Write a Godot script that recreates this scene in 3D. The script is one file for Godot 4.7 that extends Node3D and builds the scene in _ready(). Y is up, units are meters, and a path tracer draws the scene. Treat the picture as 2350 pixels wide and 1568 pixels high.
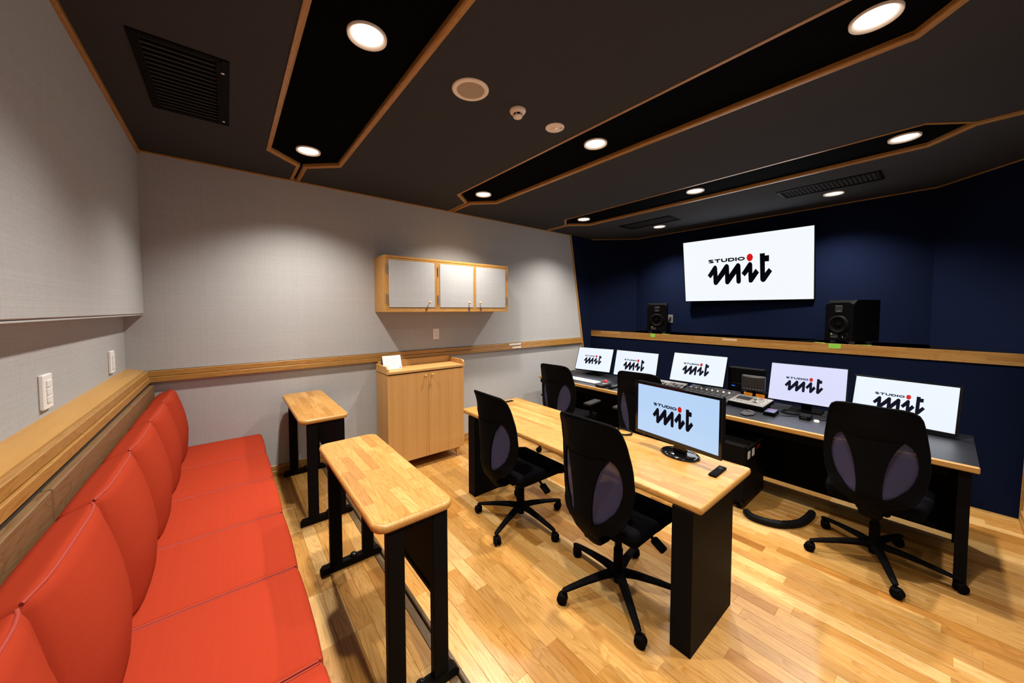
extends Node3D
# A small film-mixing studio: red bench on a low platform, oak desk, control desk with screens, navy screen wall.
# x runs along the screen wall, -z points to it, y is up, metres.

const XL := -3.656      # left wall face
const XR := 0.41        # right wall face
const H := 2.74         # ceiling panels
const ZF := -4.645      # face of the low front wall
const ZU := -5.18       # upper front wall
const ZS := 0.467       # face of the soffit over the bench
const ZR := 0.57       # recess wall over the bench
const PL := 0.147       # platform height
const ZP := -0.69       # platform edge

var M := {}             # materials
var G := {}             # shared meshes
var taken := {}
var rng := RandomNumberGenerator.new()

# ------------------------------------------------------------------ naming
func numbered(called: String) -> String:
	if not taken.has(called):
		taken[called] = 0
		return called
	taken[called] += 1
	return "%s_%03d" % [called, taken[called]]

func tag(o: Node, label: String, category: String, group := "", kind := "") -> Node:
	o.set_meta("label", label)
	o.set_meta("category", category)
	if group != "": o.set_meta("group", group)
	if kind != "": o.set_meta("kind", kind)
	return o

func thing(called: String, label: String, category: String, at := Vector3.ZERO, turn := 0.0, group := "", kind := "") -> Node3D:
	var o := Node3D.new()
	o.name = numbered(called)
	add_child(o)
	o.position = at
	o.rotation.y = turn
	tag(o, label, category, group, kind)
	return o

func put(called: String, mesh: Mesh, m: Material, parent: Node, at := Transform3D()) -> MeshInstance3D:
	var o := MeshInstance3D.new()
	o.name = numbered(called) if parent == self else called
	o.mesh = mesh
	o.material_override = null
	for i in mesh.get_surface_count():
		o.set_surface_override_material(i, m)
	parent.add_child(o, true)
	o.transform = at
	return o

func obj(called: String, st: SurfaceTool, m: Material, parent: Node, at := Transform3D()) -> MeshInstance3D:
	return put(called, done(st), m, parent, at)

func begin() -> SurfaceTool:
	var st := SurfaceTool.new()
	st.begin(Mesh.PRIMITIVE_TRIANGLES)
	st.set_smooth_group(-1)
	return st

func done(st: SurfaceTool) -> ArrayMesh:
	st.generate_normals()
	return st.commit()

func at(x: float, y: float, z: float, turn := 0.0) -> Transform3D:
	return Transform3D(Basis(Vector3.UP, turn), Vector3(x, y, z))

# ------------------------------------------------------------------ shapes
func tri(st: SurfaceTool, a: Vector3, b: Vector3, c: Vector3) -> void:
	st.add_vertex(a); st.add_vertex(b); st.add_vertex(c)

func quad(st: SurfaceTool, a: Vector3, b: Vector3, c: Vector3, d: Vector3) -> void:
	tri(st, a, b, c); tri(st, a, c, d)

# box with chamfered edges (44 triangles), c centre, s full size
func box(st: SurfaceTool, c: Vector3, s: Vector3, r := 0.002, b := Basis()) -> void:
	st.set_smooth_group(-1)
	var h := s * 0.5
	r = minf(r, minf(h.x, minf(h.y, h.z)) * 0.9)
	var P := func(v: Vector3) -> Vector3: return c + b * v
	for ax in 3:
		var u := (ax + 1) % 3
		var v := (ax + 2) % 3
		for sg in [-1.0, 1.0]:
			var q := []
			for k in [[-1, -1], [1, -1], [1, 1], [-1, 1]]:
				var p := Vector3.ZERO
				p[ax] = sg * h[ax]; p[u] = k[0] * (h[u] - r); p[v] = k[1] * (h[v] - r)
				q.append(P.call(p))
			if sg > 0: quad(st, q[3], q[2], q[1], q[0])
			else: quad(st, q[0], q[1], q[2], q[3])
		if r <= 0.0: continue
		for su in [-1.0, 1.0]:
			for sv in [-1.0, 1.0]:
				var e := []
				for k in [[-1, 0], [1, 0], [1, 1], [-1, 1]]:
					var p := Vector3.ZERO
					p[ax] = k[0] * (h[ax] - r)
					p[u] = su * (h[u] if k[1] == 0 else h[u] - r)
					p[v] = sv * (h[v] - r if k[1] == 0 else h[v])
					e.append(P.call(p))
				if su * sv > 0: quad(st, e[3], e[2], e[1], e[0])
				else: quad(st, e[0], e[1], e[2], e[3])
	if r > 0.0:
		for sx in [-1.0, 1.0]:
			for sy in [-1.0, 1.0]:
				for sz in [-1.0, 1.0]:
					var t0: Vector3 = P.call(Vector3(sx * h.x, sy * (h.y - r), sz * (h.z - r)))
					var t1: Vector3 = P.call(Vector3(sx * (h.x - r), sy * h.y, sz * (h.z - r)))
					var t2: Vector3 = P.call(Vector3(sx * (h.x - r), sy * (h.y - r), sz * h.z))
					if sx * sy * sz > 0: tri(st, t2, t1, t0)
					else: tri(st, t0, t1, t2)

func bx(x0: float, x1: float, y0: float, y1: float, z0: float, z1: float, r := 0.002) -> SurfaceTool:
	var st := begin()
	box(st, Vector3(x0 + x1, y0 + y1, z0 + z1) * 0.5, Vector3(absf(x1 - x0), absf(y1 - y0), absf(z1 - z0)), r)
	return st

# soft box: rounded corners of radius r, each vertex passed through deform
func soft(st: SurfaceTool, h: Vector3, r: float, n: int, at_: Transform3D, deform: Variant = null) -> void:
	st.set_smooth_group(0)
	var lists := []
	for ax in 3:
		var l := []
		var rr := minf(r, h[ax])
		for k in [0.0, 0.12, 0.35, 0.65]: l.append(-h[ax] + rr * k)
		for k in n + 1: l.append(lerpf(-h[ax] + rr, h[ax] - rr, float(k) / n))
		for k in [0.65, 0.35, 0.12, 0.0]: l.append(h[ax] - rr * k)
		lists.append(l)
	var inner := Vector3(maxf(h.x - r, 0), maxf(h.y - r, 0), maxf(h.z - r, 0))
	for ax in 3:
		var u := (ax + 1) % 3
		var v := (ax + 2) % 3
		for sg in [-1.0, 1.0]:
			var g := []
			for a in lists[u]:
				var row := PackedVector3Array()
				for b in lists[v]:
					var p := Vector3.ZERO
					p[ax] = sg * h[ax]; p[u] = a; p[v] = b
					var q := p.clamp(-inner, inner)
					var d := p - q
					if d.length() > 1e-7: p = q + d.normalized() * r
					if deform != null: p = deform.call(p)
					row.append(at_ * p)
				g.append(row)
			for i in g.size() - 1:
				for j in g[0].size() - 1:
					if sg > 0: quad(st, g[i][j], g[i][j + 1], g[i + 1][j + 1], g[i + 1][j])
					else: quad(st, g[i][j], g[i + 1][j], g[i + 1][j + 1], g[i][j + 1])
	st.set_smooth_group(-1)

# polygon (x, y) pushed along z from z0 to z1, then placed
func prism(st: SurfaceTool, poly: PackedVector2Array, z0: float, z1: float, t := Transform3D()) -> void:
	st.set_smooth_group(-1)
	if Geometry2D.is_polygon_clockwise(poly):
		poly = poly.duplicate(); poly.reverse()
	var ix := Geometry2D.triangulate_polygon(poly)
	for i in range(0, ix.size(), 3):
		var a := poly[ix[i]]; var b := poly[ix[i + 1]]; var c := poly[ix[i + 2]]
		if (b - a).cross(c - a) < 0:
			var w := b; b = c; c = w
		tri(st, t * Vector3(c.x, c.y, z1), t * Vector3(b.x, b.y, z1), t * Vector3(a.x, a.y, z1))
		tri(st, t * Vector3(a.x, a.y, z0), t * Vector3(b.x, b.y, z0), t * Vector3(c.x, c.y, z0))
	for i in poly.size():
		var a := poly[i]; var b := poly[(i + 1) % poly.size()]
		quad(st, t * Vector3(a.x, a.y, z0), t * Vector3(a.x, a.y, z1), t * Vector3(b.x, b.y, z1), t * Vector3(b.x, b.y, z0))

# frames: local xy -> plan (x, z) with local z pointing up; -> (z, y) on a side wall
func plan(y := 0.0) -> Transform3D:
	return Transform3D(Basis(Vector3(1, 0, 0), Vector3(0, 0, 1), Vector3(0, 1, 0)), Vector3(0, y, 0))
func side(x := 0.0) -> Transform3D:
	return Transform3D(Basis(Vector3(0, 0, 1), Vector3(0, 1, 0), Vector3(1, 0, 0)), Vector3(x, 0, 0))

func rrect(w: float, h: float, r: float, n := 6) -> PackedVector2Array:
	var p := PackedVector2Array()
	for k in 4:
		var c: Vector2 = [Vector2(w - r, h - r), Vector2(r - w, h - r), Vector2(r - w, r - h), Vector2(w - r, r - h)][k]
		for i in n + 1:
			var a := PI * 0.5 * (k + float(i) / n)
			p.append(c + Vector2(cos(a), sin(a)) * r)
	return p

# stack of outlines joined by a skin: rings of equal size
func loft(st: SurfaceTool, rings: Array, smooth := true, cap0 := true, cap1 := true) -> void:
	st.set_smooth_group(0 if smooth else -1)
	for k in rings.size() - 1:
		var a: PackedVector3Array = rings[k]
		var b: PackedVector3Array = rings[k + 1]
		var n := a.size()
		for i in n:
			var j := (i + 1) % n
			quad(st, a[i], b[i], b[j], a[j])
	st.set_smooth_group(-1)
	for e in 2:
		if (e == 0 and not cap0) or (e == 1 and not cap1): continue
		var r: PackedVector3Array = rings[0] if e == 0 else rings[-1]
		var c := Vector3.ZERO
		for p in r: c += p
		c /= r.size()
		for i in r.size():
			var j := (i + 1) % r.size()
			if e == 0: tri(st, c, r[i], r[j])
			else: tri(st, c, r[j], r[i])

func ring(poly: PackedVector2Array, y: float) -> PackedVector3Array:
	var p := PackedVector3Array()
	for q in poly: p.append(Vector3(q.x, y, q.y))
	return p

# turned shape: profile of (radius, height)
func lathe(st: SurfaceTool, prof: Array, n := 20, t := Transform3D(), smooth := false) -> void:
	st.set_smooth_group(0 if smooth else -1)
	for k in prof.size() - 1:
		for i in n:
			var a := TAU * i / n; var b := TAU * (i + 1) / n
			var p0 := t * Vector3(prof[k].x * cos(a), prof[k].y, prof[k].x * sin(a))
			var p1 := t * Vector3(prof[k].x * cos(b), prof[k].y, prof[k].x * sin(b))
			var p2 := t * Vector3(prof[k + 1].x * cos(b), prof[k + 1].y, prof[k + 1].x * sin(b))
			var p3 := t * Vector3(prof[k + 1].x * cos(a), prof[k + 1].y, prof[k + 1].x * sin(a))
			if prof[k].x < 1e-6: tri(st, p0, p3, p2)
			elif prof[k + 1].x < 1e-6: tri(st, p0, p2, p1)
			else: quad(st, p0, p3, p2, p1)
	st.set_smooth_group(-1)

# tube along points; radii may vary; section rx by ry
func tube(st: SurfaceTool, pts: Array, r: Variant, n := 8, up := Vector3.UP, flat := 1.0) -> void:
	var rings := []
	for i in pts.size():
		var a: Vector3 = pts[maxi(i - 1, 0)]
		var b: Vector3 = pts[mini(i + 1, pts.size() - 1)]
		var d := (b - a).normalized()
		var s := d.cross(up)
		if s.length() < 0.01: s = d.cross(Vector3.RIGHT)
		s = s.normalized()
		var w := s.cross(d).normalized()
		var rr: float = r[i] if r is Array else r
		var q := PackedVector3Array()
		for k in n:
			var f := TAU * k / n
			q.append(pts[i] + s * cos(f) * rr + w * sin(f) * rr * flat)
		rings.append(q)
	loft(st, rings, true)

func curve(pts: Array, n := 6) -> Array:
	var o := []
	for i in pts.size() - 1:
		var p0: Vector3 = pts[maxi(i - 1, 0)]
		var p3: Vector3 = pts[mini(i + 2, pts.size() - 1)]
		for k in n: o.append((pts[i] as Vector3).cubic_interpolate(pts[i + 1], p0, p3, float(k) / n))
	o.append(pts[-1])
	return o

# bar of section prof (offset to the left of the path, height) along a plan polyline with mitred corners
func molding(st: SurfaceTool, path: PackedVector2Array, prof: PackedVector2Array, t: Transform3D) -> void:
	var rings := []
	for i in path.size():
		var d0 := (path[i] - path[i - 1]).normalized() if i > 0 else (path[1] - path[0]).normalized()
		var d1 := (path[i + 1] - path[i]).normalized() if i < path.size() - 1 else d0
		var n0 := Vector2(-d0.y, d0.x); var n1 := Vector2(-d1.y, d1.x)
		var m := (n0 + n1).normalized()
		m /= maxf(m.dot(n0), 0.3)
		var q := PackedVector3Array()
		for p in prof:
			var w := path[i] + m * p.x
			q.append(t * Vector3(w.x, w.y, p.y))
		rings.append(q)
	loft(st, rings, false)

# ------------------------------------------------------------------ textures and materials
func grey_image(n: int, bytes: PackedByteArray) -> ImageTexture:
	return ImageTexture.create_from_image(Image.create_from_data(n, n, false, Image.FORMAT_L8, bytes))

# oak figure: contour bands and pores; stretched along the grain by the material's scale
func grain_texture(n: int, bands: float, dark: Vector3, seed_: int, pore: float) -> ImageTexture:
	var a := FastNoiseLite.new(); a.seed = seed_; a.noise_type = FastNoiseLite.TYPE_SIMPLEX_SMOOTH; a.frequency = 2.2 / n; a.fractal_octaves = 2
	var b := FastNoiseLite.new(); b.seed = seed_ + 1; b.noise_type = FastNoiseLite.TYPE_SIMPLEX; b.frequency = 60.0 / n; b.fractal_octaves = 2
	var c := FastNoiseLite.new(); c.seed = seed_ + 2; c.frequency = 7.0 / n; c.fractal_octaves = 3
	var da := a.get_seamless_image(n, n, false, false, 0.15, false).get_data()
	var db := b.get_seamless_image(n, n, false, false, 0.1, false).get_data()
	var dc := c.get_seamless_image(n, n, false, false, 0.1, false).get_data()
	var out := PackedByteArray(); out.resize(n * n * 3)
	for i in n * n:
		var t := da[i] / 255.0 * bands
		t -= floorf(t)
		var v := 0.55 * t * t * t + 0.30 * (dc[i] / 255.0) + pore * maxf(0.0, db[i] / 255.0 - 0.62)
		v = clampf(v, 0.0, 1.0)
		out[i * 3] = int(255.0 * lerpf(1.0, dark.x, v))
		out[i * 3 + 1] = int(255.0 * lerpf(1.0, dark.y, v))
		out[i * 3 + 2] = int(255.0 * lerpf(1.0, dark.z, v))
	return ImageTexture.create_from_image(Image.create_from_data(n, n, false, Image.FORMAT_RGB8, out))

# linen: every warp and weft thread has its own slubs
func weave_texture(n: int, knots: int, lo: float, seed_: int) -> ImageTexture:
	var r := RandomNumberGenerator.new(); r.seed = seed_
	var rows := []; var cols := []
	for i in n:
		var p := PackedFloat32Array(); var q := PackedFloat32Array()
		var bp := r.randf() * 0.5; var bq := r.randf() * 0.5
		for k in knots:
			p.append(bp + r.randf() * 0.5); q.append(bq + r.randf() * 0.5)
		p.append(p[0]); q.append(q[0])
		rows.append(p); cols.append(q)
	var out := PackedByteArray(); out.resize(n * n)
	var step := float(knots) / n
	for y in n:
		var p: PackedFloat32Array = rows[y]
		var fy := y * step; var iy := int(fy); fy -= iy
		for x in n:
			var fx := x * step; var ix := int(fx); fx -= ix
			var q: PackedFloat32Array = cols[x]
			var v := (p[ix] * (1.0 - fx) + p[ix + 1] * fx + q[iy] * (1.0 - fy) + q[iy + 1] * fy) * 0.5
			out[y * n + x] = int(255.0 * (lo + (1.0 - lo) * v))
	return grey_image(n, out)

func lin(r: float, g: float, b: float) -> Color:
	return Color(r, g, b).linear_to_srgb()

func plain(called: String, c: Color, rough := 0.6, metal := 0.0, spec := 0.5) -> StandardMaterial3D:
	var m := StandardMaterial3D.new()
	m.resource_name = called
	m.albedo_color = c; m.roughness = rough; m.metallic = metal; m.metallic_specular = spec
	M[called] = m
	return m

func glow(called: String, c: Color, e: float) -> StandardMaterial3D:
	var m := plain(called, Color(0.02, 0.02, 0.02), 0.3)
	m.emission_enabled = true; m.emission = c; m.emission_energy_multiplier = e
	return m

func cloth(called: String, c: Color, tex: Texture2D, per_m: float, rough := 0.95, bump := 0.0) -> StandardMaterial3D:
	var m := plain(called, c, rough, 0.0, 0.08)
	m.albedo_texture = tex
	m.uv1_triplanar = true; m.uv1_world_triplanar = true
	m.uv1_scale = Vector3.ONE * per_m
	m.uv1_triplanar_sharpness = 8.0
	if bump > 0.0:
		m.heightmap_enabled = true; m.heightmap_texture = tex; m.heightmap_scale = bump
	return m

# dir: axis of the grain
func wood(called: String, c: Color, tex: Texture2D, dir: int, rough := 0.42, world := false, shift := Vector3.ZERO, along := 0.7, across := 6.0) -> StandardMaterial3D:
	var m := plain(called, c, rough, 0.0, 0.5)
	m.albedo_texture = tex
	m.uv1_triplanar = true; m.uv1_world_triplanar = world
	var s := Vector3.ONE * across
	s[dir] = along
	m.uv1_scale = s
	m.uv1_offset = shift
	m.uv1_triplanar_sharpness = 12.0
	return m

func materials() -> void:
	var oak := grain_texture(768, 7.0, Vector3(0.80, 0.70, 0.56), 11, 0.9)
	var fine := grain_texture(512, 1.0, Vector3(0.86, 0.79, 0.70), 31, 0.8)
	var linen := weave_texture(768, 40, 0.82, 5)
	var felt := weave_texture(512, 128, 0.8, 9)
	# cloth
	cloth("wall_linen", lin(0.487, 0.49, 0.49), linen, 1.6)
	cloth("navy_cloth", lin(0.0072, 0.0118, 0.034), felt, 3.0)
	cloth("ceiling_cloth", lin(0.056, 0.059, 0.066), felt, 3.0, 0.95, 0.0)
	cloth("sofa_red", lin(0.40, 0.045, 0.019), felt, 6.0, 0.9)
	plain("piping_red", lin(0.31, 0.028, 0.012), 0.8)
	cloth("door_linen", lin(0.46, 0.465, 0.47), linen, 1.6)
	# woods
	for d in 3:
		wood("oak_%d" % d, lin(0.48, 0.26, 0.066), oak, d)
		wood("rail_%d" % d, lin(0.40, 0.215, 0.055), oak, d, 0.38, true)
	wood("shelf_oak", lin(0.50, 0.28, 0.078), fine, 0, 0.4, true, Vector3.ZERO, 0.3, 4.0)
	wood("cladding", lin(0.20, 0.118, 0.052), oak, 0, 0.55, true, Vector3(0.3, 0.2, 0.5))
	wood("nosing", lin(0.125, 0.078, 0.034), oak, 0, 0.4, true)
	wood("veneer_y", lin(0.54, 0.295, 0.095), fine, 1, 0.5, false, Vector3.ZERO, 0.12, 4.0)
	wood("veneer_z", lin(0.56, 0.31, 0.10), fine, 2, 0.5, false, Vector3.ZERO, 0.12, 4.0)
	var tones := [lin(0.494, 0.296, 0.097), lin(0.427, 0.235, 0.065), lin(0.408, 0.214, 0.053), lin(0.465, 0.266, 0.079), lin(0.351, 0.167, 0.034), lin(0.570, 0.376, 0.152), lin(0.380, 0.207, 0.059), lin(0.275, 0.120, 0.024), lin(0.437, 0.235, 0.063)]
	for i in tones.size():
		wood("plank_%d" % i, tones[i], oak, 0, 0.30, true, Vector3(0.37 * i, 0.1, 0.23 * i), 0.55, 5.5)
		wood("stave_%d" % i, (tones[i] as Color).lerp(lin(0.47, 0.255, 0.062), 0.52), oak, 0, 0.36, true, Vector3(0.29 * i, 0.1, 0.31 * i), 0.7, 7.0)
		wood("edge_%d" % i, (tones[i] as Color).lerp(lin(0.40, 0.21, 0.052), 0.5), oak, 0, 0.42, true, Vector3(0.21 * i, 0.3, 0.1), 0.7, 7.0)
	# plain
	plain("black_paint", lin(0.002, 0.002, 0.0023), 0.95, 0.0, 0.1)
	plain("black_steel", lin(0.004, 0.0034, 0.0032), 0.55, 0.0, 0.14)
	plain("black_plastic", lin(0.0028, 0.0026, 0.0028), 0.62, 0.0, 0.12)
	plain("chair_cloth", lin(0.0035, 0.0035, 0.0045), 0.95, 0.0, 0.1)
	var mesh := cloth("chair_mesh", lin(0.062, 0.056, 0.105), felt, 12.0, 0.8, 0.0)
	mesh.transparency = BaseMaterial3D.TRANSPARENCY_ALPHA
	mesh.albedo_color.a = 0.82
	plain("gloss_black", lin(0.005, 0.005, 0.006), 0.12)
	plain("desk_black", lin(0.009, 0.010, 0.014), 0.42, 0.0, 0.3)
	plain("dark_grey", lin(0.019, 0.019, 0.020), 0.6, 0.0, 0.35)
	plain("pad_grey", lin(0.013, 0.013, 0.014), 0.7, 0.0, 0.3)
	plain("mid_grey", lin(0.16, 0.155, 0.15), 0.5)
	plain("silver", lin(0.145, 0.137, 0.127), 0.45, 0.2)
	plain("chrome", lin(0.75, 0.75, 0.75), 0.15, 1.0)
	plain("brass", lin(0.75, 0.47, 0.16), 0.3, 0.8)
	plain("steel_grey", lin(0.22, 0.21, 0.2), 0.4, 0.7)
	plain("white_plastic", lin(0.78, 0.76, 0.74), 0.45)
	plain("ivory_plastic", lin(0.80, 0.72, 0.64), 0.5)
	plain("grille_beige", lin(0.36, 0.30, 0.22), 0.8)
	plain("white_paper", lin(0.66, 0.655, 0.645), 0.8)
	plain("pale_wood", lin(0.62, 0.42, 0.22), 0.5)
	plain("ink", lin(0.10, 0.10, 0.11), 0.8)
	plain("tape_green", lin(0.24, 0.56, 0.05), 0.7)
	plain("tape_clear", lin(0.62, 0.44, 0.27), 0.3)
	plain("red_ball", lin(0.50, 0.008, 0.012), 0.15)
	plain("red_print", lin(0.25, 0.008, 0.01), 0.7)
	plain("blue_card", lin(0.03, 0.045, 0.12), 0.35)
	plain("cable_black", lin(0.004, 0.004, 0.004), 0.6, 0.0, 0.2)
	plain("logo_ink", lin(0.004, 0.004, 0.012), 0.5, 0.0, 0.1)
	plain("logo_navy", lin(0.003, 0.008, 0.035), 0.5, 0.0, 0.1)
	plain("dead_screen", lin(0.02, 0.02, 0.02), 0.25)
	plain("joint_dark", lin(0.03, 0.017, 0.008), 0.9)
	glow("lamp_glow", Color(1.0, 0.97, 0.92), 7.0)
	glow("tv_white", Color(0.955, 0.975, 1.0), 1.0)
	glow("screen_white", Color(0.92, 0.955, 1.0), 1.0)
	glow("screen_violet", Color(0.87, 0.88, 1.0), 0.95)
	glow("screen_blue", Color(0.74, 0.86, 1.0), 0.93)
	glow("logo_red", Color(0.9, 0.02, 0.03), 0.8)
	glow("meter_amber", Color(0.95, 0.55, 0.08), 0.55)
	glow("led_green", Color(0.5, 0.9, 0.2), 0.8)
	glow("led_blue", Color(0.2, 0.45, 1.0), 1.0)
	glow("led_red", Color(1.0, 0.25, 0.2), 0.9)
	glow("key_light", Color(1.0, 0.98, 0.92), 0.9)

# ------------------------------------------------------------------ the room
func _ready() -> void:
	rng.seed = 42
	# camera, found from the vanishing points of the photograph
	var cam := Camera3D.new()
	cam.name = "camera"
	add_child(cam)
	var f := 806.42 / 1568.0
	cam.projection = Camera3D.PROJECTION_FRUSTUM
	cam.near = 0.05; cam.far = 60.0
	cam.size = cam.near / f
	cam.frustum_offset = Vector2(0, -(784.0 - 745.12) / 806.42 * cam.near)
	var yaw := deg_to_rad(50.973); var pitch := deg_to_rad(2.436); var roll := deg_to_rad(-0.067)
	var fw := Vector3(-sin(yaw) * cos(pitch), -sin(pitch), -cos(yaw) * cos(pitch))
	var rt := Vector3(cos(yaw), 0, -sin(yaw)); var up := rt.cross(fw)
	var rt2 := rt * cos(roll) + up * sin(roll); var up2 := up * cos(roll) - rt * sin(roll)
	cam.transform = Transform3D(Basis(rt2, up2, -fw), Vector3(0, 1.6, 0))
	cam.current = true
	var we := WorldEnvironment.new()
	we.name = "environment"
	var e := Environment.new()
	e.background_mode = Environment.BG_COLOR
	e.background_color = Color.BLACK
	e.tonemap_mode = Environment.TONE_MAPPER_LINEAR
	e.tonemap_exposure = 1.0
	e.sdfgi_enabled = true; e.ssao_enabled = true; e.ssil_enabled = true
	we.environment = e
	add_child(we)
	materials()
	build_floor()
	build_left_wall()
	build_right_wall()
	build_front_wall()
	build_back_wall()
	build_ceiling()
	build_lamps()
	build_sofa()
	build_tables()
	build_desk()
	build_cabinets()
	build_control_desk()
	build_screens()
	build_gear()
	build_chairs()
	build_speakers()
	build_ceiling_fittings()
	build_small_things()

func plank_mesh(l: float, w: float, t: float, r: float) -> ArrayMesh:
	var k := "plank%.3f_%.3f" % [l, w]
	if not G.has(k):
		var st := begin()
		box(st, Vector3(0, -t * 0.5, 0), Vector3(l, t, w), r)
		G[k] = done(st)
	return G[k]

func lay_planks(parent: Node, x0: float, x1: float, z0: float, z1: float, y: float, w: float, lens: Array, joints: Array) -> void:
	var rows := int(round((z1 - z0) / w))
	w = (z1 - z0) / rows
	var last := -1
	for r in rows:
		var z := z0 + (r + 0.5) * w
		var x = x0 - rng.randf() * lens[0] * 0.9
		while x < x1 - 0.01:
			var l: float = lens[rng.randi() % lens.size()]
			var a := maxf(x, x0); var b := minf(x + l, x1)
			if x1 - b < 0.12: b = x1
			for j in joints:
				if a < j - 0.03 and b > j + 0.03: b = j
			if b - a > 0.02:
				var k := rng.randi() % 9
				if k == last or k == 7 and rng.randf() < 0.75: k = (k + 3) % 7
				last = k
				put("plank", plank_mesh(snappedf(b - a, 0.001), w - 0.0006, 0.014, 0.0011), M["plank_%d" % k], parent, at((a + b) * 0.5, y, z))
			x = b if b < x1 else x1

func build_floor() -> void:
	var f := thing("floor", "glossy oak plank floor of the studio", "floor", Vector3.ZERO, 0, "", "structure")
	obj("subfloor", bx(XL - 0.1, XR + 0.1, -0.16, -0.0138, ZF - 0.1, ZP + 0.02, 0.0), M.joint_dark, f)
	lay_planks(f, XL + 0.001, XR - 0.001, ZF + 0.001, ZP + 0.004, 0.0, 0.075, [0.62, 0.75, 0.9, 1.05, 0.5, 0.82], [])
	var p := thing("platform_floor", "low oak plank platform under the red bench", "floor", Vector3.ZERO, 0, "", "structure")
	obj("platform_core", bx(XL - 0.1, XR + 0.1, -0.16, PL - 0.0138, ZP + 0.006, 0.75, 0.0), M.joint_dark, p)
	obj("riser", bx(XL + 0.002, XR - 0.002, 0.001, PL - 0.02, ZP - 0.004, ZP + 0.006, 0.001), M.nosing, p)
	lay_planks(p, XL + 0.001, XR - 0.001, ZP + 0.054, 0.40, PL, 0.0765, [0.35, 0.5, 0.7], [-2.98, -2.63, -1.978, -1.632, -0.93])
	var st := begin()
	box(st, Vector3((XL + XR) * 0.5, PL - 0.007, ZP + 0.036), Vector3(XR - XL - 0.002, 0.014, 0.034), 0.002)
	obj("nosing", st, M.nosing, p)
	st = begin()
	box(st, Vector3((XL + XR) * 0.5, PL - 0.011, ZP + 0.0), Vector3(XR - XL - 0.002, 0.022, 0.019), 0.004)
	obj("nosing_lip", st, M.nosing, p)
	for q in [[-2.627, -0.452], [-2.60, -0.452], [-1.688, -0.457]]:
		st = begin()
		lathe(st, [Vector2(0, 0.0012), Vector2(0.004, 0.0012), Vector2(0.005, 0)], 10)
		obj("screw", st, M.chrome, p, at(q[0], PL, q[1]))

func two_step(st: SurfaceTool, c: Vector3, s: Vector3, thick_axis: int, out: float) -> void:
	# two strips with a groove between them
	var hh := s.y * 0.5
	for k in 2:
		var q := s; q.y = hh - 0.002
		var cc := c; cc.y = c.y - s.y * 0.25 + k * (s.y * 0.5)
		if k == 1:
			q[thick_axis] -= absf(out) * 0.25
			cc[thick_axis] -= out * 0.125
		box(st, cc, q, 0.0025)

func build_left_wall() -> void:
	var w := thing("wall_left", "grey linen covered wall with oak chair rail", "wall", Vector3.ZERO, 0, "", "structure")
	obj("wall_core", bx(XL - 0.16, XL - 0.02, -0.16, H + 0.1, ZU - 0.2, 0.66, 0.0), M.dark_grey, w)
	var zt := func(y: float) -> float: return -4.10 - (H - y) * 0.179
	var st := begin()
	prism(st, PackedVector2Array([Vector2(0.66, 1.156), Vector2(0.66, H + 0.02), Vector2(zt.call(H) - 0.004, H + 0.02), Vector2(zt.call(1.156), 1.156)]), -0.03, 0.0, side(XL))
	obj("upper_panel", st, M.wall_linen, w)
	st = begin()
	prism(st, PackedVector2Array([Vector2(0.66, -0.1), Vector2(0.66, 1.068), Vector2(zt.call(1.068), 1.068), Vector2(zt.call(0.0) - 0.01, -0.1)]), -0.03, -0.002, side(XL))
	obj("lower_panel", st, M.wall_linen, w)
	st = begin()
	prism(st, PackedVector2Array([Vector2(0.66, 1.06), Vector2(0.66, 1.16), Vector2(zt.call(1.16), 1.16), Vector2(zt.call(1.06), 1.06)]), -0.03, -0.008, side(XL))
	obj("rail_backing", st, M.joint_dark, w)
	st = begin()
	prism(st, PackedVector2Array([Vector2(zt.call(H) - 0.03, H + 0.02), Vector2(zt.call(0.0) - 0.03, -0.1), Vector2(ZU - 0.05, -0.1), Vector2(ZU - 0.05, H + 0.02)]), -0.03, -0.004, side(XL))
	obj("navy_panel", st, M.navy_cloth, w)
	# slanted oak trim between linen and navy
	st = begin()
	prism(st, PackedVector2Array([Vector2(zt.call(H), H), Vector2(zt.call(0.0), 0.0), Vector2(zt.call(0.0) - 0.026, 0.0), Vector2(zt.call(H) - 0.026, H)]), -0.02, 0.012, side(XL))
	var t := obj("trim_1", st, M.oak_1, self)
	tag(t, "slanted oak trim where grey linen meets navy on the left wall", "trim", "", "structure")
	st = begin()
	var z1: float = zt.call(1.11)
	two_step(st, Vector3(XL + 0.015, 1.112, (0.457 + z1) * 0.5), Vector3(0.032, 0.084, 0.457 - z1), 0, 0.03)
	var r := obj("trim_2", st, M.rail_2, self)
	tag(r, "double oak chair rail along the left wall", "rail", "", "structure")
	# skirting: on the floor and on the platform
	st = begin()
	two_step(st, Vector3(XL + 0.004, 0.0465, (ZP - 0.02 + zt.call(0.05)) * 0.5), Vector3(0.016, 0.093, ZP - 0.02 - zt.call(0.05)), 0, 0.012)
	two_step(st, Vector3(XL + 0.004, PL + 0.0465, (0.40 + ZP) * 0.5), Vector3(0.016, 0.093, 0.40 - ZP), 0, 0.012)
	tag(obj("baseboard_left", st, M.rail_2, self), "two-step oak skirting along the left wall", "baseboard", "", "structure")
	st = begin()
	box(st, Vector3(XL + 0.005, H - 0.006, -1.82), Vector3(0.01, 0.012, 4.58), 0.002)
	tag(obj("trim_3", st, M.rail_2, self), "thin oak bead under the ceiling on the left wall", "trim", "", "structure")

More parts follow.
